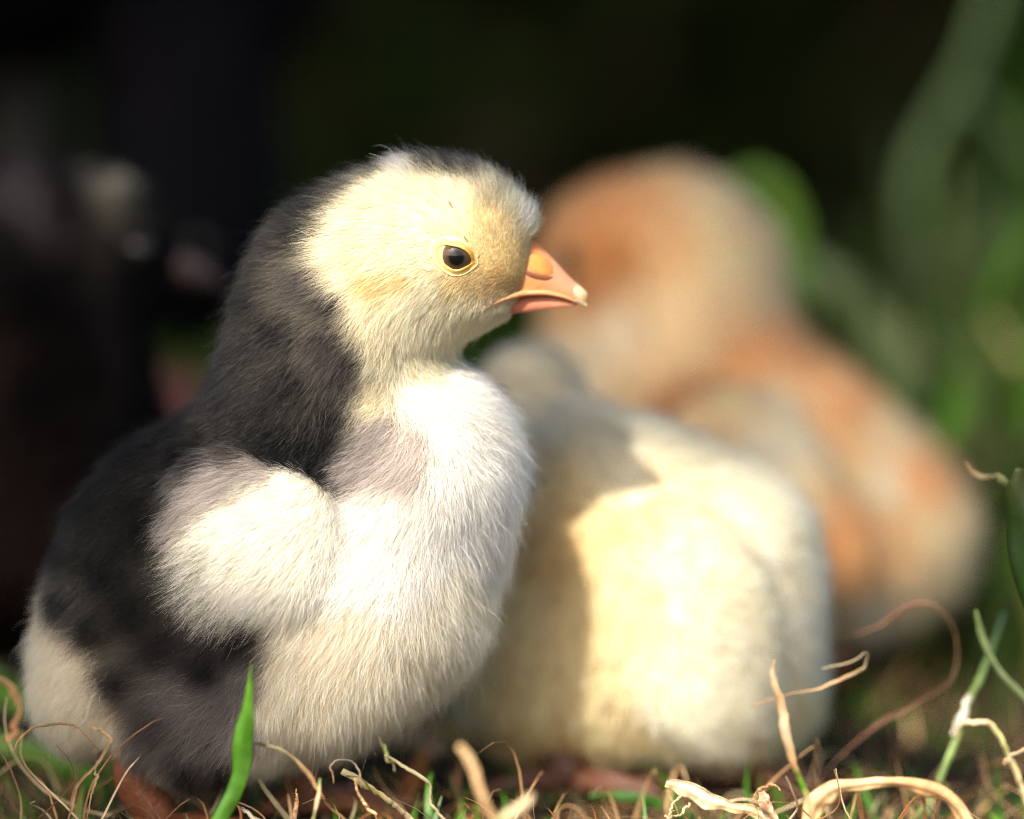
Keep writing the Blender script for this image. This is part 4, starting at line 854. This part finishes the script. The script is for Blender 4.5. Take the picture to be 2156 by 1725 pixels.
 ('straw', 'grey-pink straw lying flat and blurred behind the belly', 'straw', [(660, 1610, 3.2), (772, 1576, 3.2), (850, 1572, 3.2), (925, 1590, 3.2)], [14, 22, 22, 14], [(0.28, 0.2, 0.16), (0.34, 0.25, 0.2)], None, .4, .4, .1),
 ('straw', 'short brown spike of straw poking up left of the arched straw', 'straw', [(615, 1745, -2.0), (622, 1700, -2.0), (626, 1662, -2.0)], [14, 9, 3], [S4, S2], None, .4, .4, .1),
 ('straw', 'white curled wisp of straw at the foot of the green blade', 'straw', [(560, 1745, -2.8), (552, 1718, -2.8), (538, 1702, -2.8), (524, 1694, -2.8)], [6, 5, 4, 2], [S3, (0.7, 0.62, 0.5)], None, .4, .4, .1),
]
for i, (nm, lb, ct, pts, w, cols, mat, tw, fl, cr_) in enumerate(P_):
    o = piece(nm, lb, ct, pts, w, cols, mat=mat, twist=tw, flat=fl, crease=cr_, group=None, seed=i, streak=.32 if nm == 'dry_leaf' else .18, seg=22 if nm == 'dry_leaf' else 12, n=80 if nm == 'dry_leaf' else 46)
    if lb.startswith('pale tan dry leaf'):
        piece('prong', None, None, [(1431, 1676, -1.5), (1424, 1695, -1.6), (1417, 1722, -1.6)], [6, 5, 4], [S1, S3], parent=o, flat=.6)
        piece('prong', None, None, [(1448, 1690, -1.5), (1436, 1706, -1.6), (1420, 1735, -1.6)], [6, 5, 5], [S1, S3], parent=o, flat=.6)
    if lb.startswith('tall blue-green'):
        piece('sheath', None, None, [(2040, 1462, 0.3), (2036, 1490, 0.3), (2027, 1525, 0.3), (2016, 1555, 0.3)], [8, 20, 20, 6], [(0.55, 0.55, 0.42), (0.75, 0.70, 0.6), (0.7, 0.62, 0.5)], parent=o, flat=.4)
        piece('side_shoot', None, None, [(1968, 1660, 0.1), (1950, 1700, 0.1), (1930, 1745, 0.1)], [6, 10, 8], [G3, G4], parent=o, flat=.3)
piece('straw', 'tiny dark brown fleck caught in the pale forehead down', 'straw', [(944, 424, -1.62), (949, 431, -1.66), (955, 438, -1.64)], [2, 5, 2], [S4, S2, S4], flat=.4, n=10, seg=6)

# far out-of-focus leaves on the right
for i, (nm, lb, pts, w, cols) in enumerate([
 ('grass_sprig', 'tall blurred grey-green blade rising to the top right edge', [(1950, 640, 25), (1922, 461, 25), (1929, 352, 25), (1981, 250, 25), (2047, 130, 25), (2110, -60, 25)], [20, 34, 40, 42, 40, 34], [(0.08, 0.16, 0.05), (0.20, 0.30, 0.12), (0.18, 0.28, 0.11)]),
 ('grass_sprig', 'blurred blade branching off towards the right edge', [(2010, 190, 26), (2080, 233, 26), (2190, 340, 26)], [24, 34, 34], [(0.18, 0.26, 0.11), (0.16, 0.24, 0.1)]),
 ('grass_sprig', 'bright green blurred leaf showing past the brown chick head', [(1500, 420, 17), (1590, 380, 17), (1650, 440, 17), (1670, 540, 17), (1660, 680, 17)], [40, 60, 64, 56, 40], [(0.08, 0.2, 0.02), (0.20, 0.38, 0.04), (0.18, 0.34, 0.05)]),
 ('grass_sprig', 'wide pale blurred leaf slanting down behind the brown chick back', [(1690, 540, 19), (1775, 607, 19), (1850, 703, 19), (1910, 790, 19), (1960, 900, 19)], [30, 70, 76, 56, 40], [(0.22, 0.30, 0.14), (0.36, 0.44, 0.2), (0.20, 0.27, 0.12)]),
 ('grass_sprig', 'dark olive blurred blade lying across the right side', [(1890, 590, 30), (2047, 549, 30), (2200, 470, 30)], [50, 80, 80], [(0.2, 0.22, 0.1), (0.16, 0.22, 0.08)]),
 ('grass_sprig', 'blurred narrow blade standing between the two tall ones at right', [(2060, 560, 32), (2080, 420, 32), (2130, 300, 32)], [50, 60, 30], [(0.04, 0.08, 0.02), (0.05, 0.10, 0.03)]),
 ('dry_leaf', 'round yellowish blurred leaf lit in the grass at right', [(1950, 690, 30), (1985, 740, 30), (1990, 790, 30)], [40, 80, 40], [(0.8, 0.66, 0.3), (0.8, 0.62, 0.32)]),
 ('dry_leaf', 'small blurred tan leaf below the round yellowish one', [(1990, 880, 26), (2030, 900, 26), (2060, 940, 26)], [40, 70, 40], [(0.7, 0.66, 0.3), (0.75, 0.7, 0.35)]),
 ('dry_leaf', 'blurred straw-coloured leaf cut by the right edge', [(2130, 860, 26), (2160, 880, 26), (2190, 900, 26)], [40, 60, 40], [(0.6, 0.5, 0.3), (0.55, 0.5, 0.25)]),
 ]):
    piece(nm, lb, 'dry leaf' if nm == 'dry_leaf' else 'grass blade', pts, w, cols, mat=M_GRASS, twist=.3, flat=.06, crease=.2, n=24, seg=8, seed=90 + i)

_r = np.random.default_rng(77); _seen = set()
for i in range(26):
    y = _r.uniform(15, 34); px = _r.uniform(1760, 2250); py = _r.uniform(650, 1300); ln = _r.uniform(150, 420); a = math.radians(_r.uniform(35, 145)); bend = _r.uniform(-90, 90); w = _r.uniform(10, 26)
    dx, dy = math.cos(a) * ln, -math.sin(a) * ln
    c0 = [(0.10, 0.20, 0.03), (0.16, 0.28, 0.05), (0.30, 0.36, 0.12), (0.5, 0.45, 0.2), (0.07, 0.14, 0.03)][i % 5]
    lab = f"blurred {('dark green', 'mid green', 'olive', 'straw-yellow', 'deep green')[i % 5]} grass blade {'leaning right' if a < 1.25 else 'leaning left' if a > 1.9 else 'standing upright'}, {'high' if py < 850 else 'low' if py > 1100 else 'midway'} in the tuft {'beside the brown chick' if px < 1980 else 'near the right edge'}"
    if lab in _seen: continue
    _seen.add(lab)
    o = piece('grass_sprig', lab, 'grass blade', [(px - dx / 2, py - dy / 2, y), (px + bend * .4, py, y), (px + dx / 2, py + dy / 2, y)], [w, w * 1.3, 2], [c0, tuple(v * 1.2 for v in c0)], mat=M_GRASS, twist=.4, flat=.08, crease=.2, n=18, seg=8, seed=200 + i, group='blurred grass blades at the right')
def blade_mass(name, base, h, w, cols, kind='stuff', mat=None, seg=5, lean=0.5, curl=0.4, seed=0, parent=None, sides=2):
    """many thin tapering blades in one mesh; base (n,3)"""
    r = np.random.default_rng(seed); n = len(base)
    az = r.uniform(0, 2 * math.pi, n); ln = np.abs(r.normal(lean, lean * 0.5, n)); hh = h * r.uniform(0.45, 1.25, n); ww = w * r.uniform(0.6, 1.3, n)
    d = np.stack([np.cos(az), np.sin(az), 0 * az], 1)
    side = np.stack([-np.sin(az), np.cos(az), 0 * az], 1)
    tw = r.uniform(-1, 1, n)[:, None]
    side = side * (1 - np.abs(tw) * 0.6) + d * tw * 0.6
    V = np.empty((n, seg + 1, 2, 3)); wav = r.normal(0, curl, (n, 3)); ph = r.uniform(0, 6.28, n)
    for i in range(seg + 1):
        s = i / seg
        c = base + d * (ln * hh * s ** 1.8)[:, None] + np.array([0, 0, 1.0]) * (hh * s * (1 - 0.45 * ln * s).clip(0.05))[:, None]
        c = c + wav * (np.sin(s * 4 + ph) - np.sin(ph))[:, None] * hh[:, None] * 0.25
        hw = (ww * (1 - s ** 1.6 * 0.93) * 0.5)[:, None]
        V[:, i, 0] = c - side * hw; V[:, i, 1] = c + side * hw
    V[..., 2] = np.maximum(V[..., 2], -0.1)
    idx = np.arange(n * (seg + 1) * 2).reshape(n, seg + 1, 2)
    F = np.stack([idx[:, :-1, 0], idx[:, :-1, 1], idx[:, 1:, 1], idx[:, 1:, 0]], -1).reshape(-1, 4)
    cc = np.array(cols)[r.integers(0, len(cols), n)] * r.uniform(0.7, 1.3, (n, 1))
    C = np.repeat(cc[:, None], (seg + 1) * 2, 1).reshape(-1, 3)
    o = mesh_obj(name, V.reshape(-1, 3), F, mat or M_GRASS, parent, col=np.clip(C, 0, 1))
    o['kind'] = kind
    return o
def field(n, x0, x1, y0, y1, wedge=0.0, seed=0):
    r = np.random.default_rng(seed)
    y = r.uniform(y0, y1, n); x = r.uniform(x0, x1, n) * (1 + wedge * (y - y0)); return np.stack([x, y, np.full(n, -0.15)], 1)
blade_mass('dry_thatch', np.concatenate([field(2600, -10, 10, -6, 2, 0.01, 1), field(700, -10, 10, 2, 14, 0.01, 6)]), 0.75, 0.07, [S1, S2, S4, S4, S2, S5, S5, (0.3, 0.12, 0.04)], mat=M_STRAW, seg=9, lean=1.1, curl=0.9, seed=1)
blade_mass('grass', field(700, -10, 10, -5, 14, 0.01, 2), 1.0, 0.13, [G1, G2, G4, G2], seg=6, lean=0.8, curl=0.4, seed=2)
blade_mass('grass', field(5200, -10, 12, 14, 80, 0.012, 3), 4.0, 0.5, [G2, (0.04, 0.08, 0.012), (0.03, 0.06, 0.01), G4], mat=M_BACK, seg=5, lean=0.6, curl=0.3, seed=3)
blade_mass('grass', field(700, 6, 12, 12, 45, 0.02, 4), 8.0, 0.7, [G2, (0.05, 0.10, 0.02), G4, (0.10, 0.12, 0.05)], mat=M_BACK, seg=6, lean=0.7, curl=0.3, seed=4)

def tangle(name, n, x0, x1, y0, y1, z1, seed, rad=0.022, L=2.2):
    """thin dry stalks curling over and through one another, too many to count"""
    r = np.random.default_rng(seed); V = []; F = []; C = []; m, sg = 16, 5
    pal = [S1, S2, S3, S2, S4, S5, (0.36, 0.2, 0.1)]
    for i in range(n):
        p = np.array([r.uniform(x0, x1), r.uniform(y0, y1), r.uniform(0.0, z1) * r.uniform(0.3, 1)])
        a, b = r.uniform(0, 6.28), r.uniform(-0.3, 1.1); d = np.array([math.cos(a) * math.cos(b), math.sin(a) * math.cos(b) * 0.6, math.sin(b)])
        ax = r.normal(0, 1, 3); ax /= np.linalg.norm(ax); k = r.uniform(0.05, 0.38) * r.choice([-1, 1]); R0 = rad * r.uniform(0.5, 1.7); st = L * r.uniform(0.5, 1.2) / m
        col = np.array(pal[r.integers(len(pal))]) * r.uniform(0.7, 1.3); base = len(V)
        for j in range(m):
            d = d + np.cross(ax, d) * k + r.normal(0, 0.06, 3); d /= np.linalg.norm(d); p = p + d * st
            u = np.cross(d, [0.3, 0.9, 0.2]); u /= np.linalg.norm(u); v = np.cross(d, u); rr = R0 * (1 - 0.75 * (j / m) ** 2) * r.uniform(0.9, 1.1)
            for q in range(sg):
                t = 6.2832 * q / sg; V.append(p + rr * (math.cos(t) * u + 0.3 * math.sin(t) * v)); C.append(np.clip(col * (1 + 0.15 * math.sin(j + q)), 0, 1))
        F += [tuple(base + x for x in f) for f in grid_faces(m, sg)]
    o = mesh_obj(name, V, F, M_STRAW, None, col=C); o['kind'] = 'stuff'
tangle('tangled_straw', 44, -7.2, -4.8, -3, 1.5, 0.7, 1, 0.016)
tangle('tangled_straw', 34, -4.6, 3.0, -2.8, 0.5, 0.2, 2, 0.014, 1.6)
tangle('tangled_straw', 36, 2.5, 8.0, -1.5, 3, 0.3, 3, 0.015, 1.8)

def leaf_mass(name, cen, size, cols, parent, seed=0, mat=None):
    """pointed six-sided leaves, folded along the midrib, facing every way"""
    r = np.random.default_rng(seed); n = len(cen)
    t = r.normal(0, 1, (n, 3)); t[:, 2] -= 0.4; t /= np.linalg.norm(t, axis=1, keepdims=True)
    q = r.normal(0, 1, (n, 3)); q[:, 2] += 1.2; q -= t * (q * t).sum(1, keepdims=True); q /= np.linalg.norm(q, axis=1, keepdims=True)
    s = np.cross(t, q); L = size * r.uniform(0.6, 1.3, (n, 1))
    sh = [(0, 0, 0), (.3, .28, .06), (.7, .22, .05), (1, 0, -.08), (.7, -.22, .05), (.3, -.28, .06)]
    V = np.stack([cen + t * L * a + s * L * b + q * L * c for a, b, c in sh], 1)
    idx = np.arange(n * 6).reshape(n, 6)
    F = np.concatenate([idx[:, [0, 1, 2, 3]], idx[:, [0, 3, 4, 5]]])
    cc = np.array(cols)[r.integers(0, len(cols), n)] * r.uniform(0.6, 1.35, (n, 1))
    o = mesh_obj(name, V.reshape(-1, 3), F, mat or M_BACK, parent, col=np.repeat(cc[:, None], 6, 1).reshape(-1, 3), smooth=False)
    o['kind'] = 'stuff'
    return o
def hedge():
    t = empty('hedge', (0, 110, 0), 'dark shaded hedge closing the background along the top of the picture', 'hedge')
    r = np.random.default_rng(5); n = 24000
    x = r.uniform(-120, 120, n); z = r.uniform(0, 60, n) ; y = 100 + np.abs(r.normal(0, 9, n)) + 5 * np.sin(x * 0.13) + 4 * np.sin(z * 0.2 + x * 0.07)
    leaf_mass('foliage', np.stack([x, y, z], 1), 5.5, [(0.02, 0.04, 0.008), (0.03, 0.05, 0.01), (0.045, 0.036, 0.02)], t, seed=5)
    for i in range(9):
        x0 = -110 + i * 27 + r.uniform(-5, 5)
        tube('stem', [(x0, 118, 0), (x0 + r.uniform(-4, 4), 116, 40), (x0 + r.uniform(-8, 8), 118, 85)], [1.6, 1.1, 0.4], M_STRAW, t, (0.05, 0.035, 0.02), n=14, seg=8)
hedge()
def added_shade_tree():
    t = empty('added_shade_tree', (-230, 140, 0), 'unseen leafy canopy added overhead to shade the background and parts of the chicks', 'added_shade_tree')
    r = np.random.default_rng(9)
    sd = np.array(SUN_DIR)
    # unseen leaf layers added to shade the background and chosen parts of the chicks
    def crown(name, n, gy0, gy1, gx0, gx1, h0, h1, size, seed, edge, gapf, gapl):
        gx = r.uniform(gx0, gx1, n); gy = r.uniform(gy0, gy1, n); h = r.uniform(h0, h1, n)
        g = np.stack([gx, gy, 0 * gx], 1)
        c = (g + sd * (h / sd[2])[:, None])[(hashnoise(g * gapf, 1.0, seed) > gapl) & edge(gx, gy)]
        leaf_mass(name, c, size, [(0.05, 0.10, 0.02), (0.07, 0.13, 0.02), (0.04, 0.08, 0.015)], t, seed=seed)
    crown('added_upper_shade_leaves', 470, 9, 23, -25, 45, 150, 200, 2.6, 11,
          lambda x, y: (y > 11.4 + 0.03 * np.abs(x)), 0.5, -9)
    sunny = lambda x, y: (x > 9) & (x < 26) & (y < 42)
    crown('added_near_shade_leaves', 22, 1.5, 8, 4.1, 8.2, 100, 120, 2.0, 17, lambda x, y: y > -9, 0.5, -9)
    crown('added_near_shade_leaves', 75, 9.9, 12.6, 0.2, 5.2, 100, 120, 2.0, 18, lambda x, y: y > -9, 0.5, -9)
    crown('added_upper_shade_leaves', 170, 11, 17, -2, 6, 130, 170, 2.6, 16, lambda x, y: ((x - 2.2) / 3.2) ** 2 + ((y - 14.3) / 2.8) ** 2 < 1, 0.5, -9)
    crown('added_upper_shade_leaves', 650, 22, 62, 5, 45, 150, 200, 3.2, 15, lambda x, y: sunny(x, y), 0.5, -9)
    crown('added_low_shade_leaves', 16000, 21, 60, -45, 70, 85, 110, 4.5, 13, lambda x, y: (y > 22) & ~sunny(x, y), 0.4, -1.2)
    crown('added_low_shade_leaves', 2400, -0.6, 13, -18, 1, 75, 90, 2.4, 14, lambda x, y: x < -3.8 + 0.07 * (y - 1), 0.5, -1.5)  # unseen leaves added to darken the front chick's left side
    crown('crown', 26000, 40, 330, -230, 230, 215, 300, 13.0, 12, lambda x, y: y > 0, 0.09, -1.3)  # high unseen layer added to keep the background dark
    # (the added high layer starts behind the lit gaps of the low one)
    tube('trunk', [(-230, 140, -2), (-226, 138, 120), (-215, 130, 240)], [14, 11, 8], M_STRAW, t, (0.12, 0.09, 0.06), n=20, seg=14)
    for a, b in (((-220, 134, 200), (-320, -20, 262)), ((-218, 132, 225), (-120, 20, 262)), ((-216, 131, 235), (-60, 220, 270)), ((-220, 134, 210), (-300, 260, 265))):
        tube('limb', [a, tuple((np.array(a) * .5 + np.array(b) * .5) + (0, 0, 12)), b], [6, 4, 1.2], M_STRAW, t, (0.12, 0.09, 0.06), n=12, seg=8)
added_shade_tree()
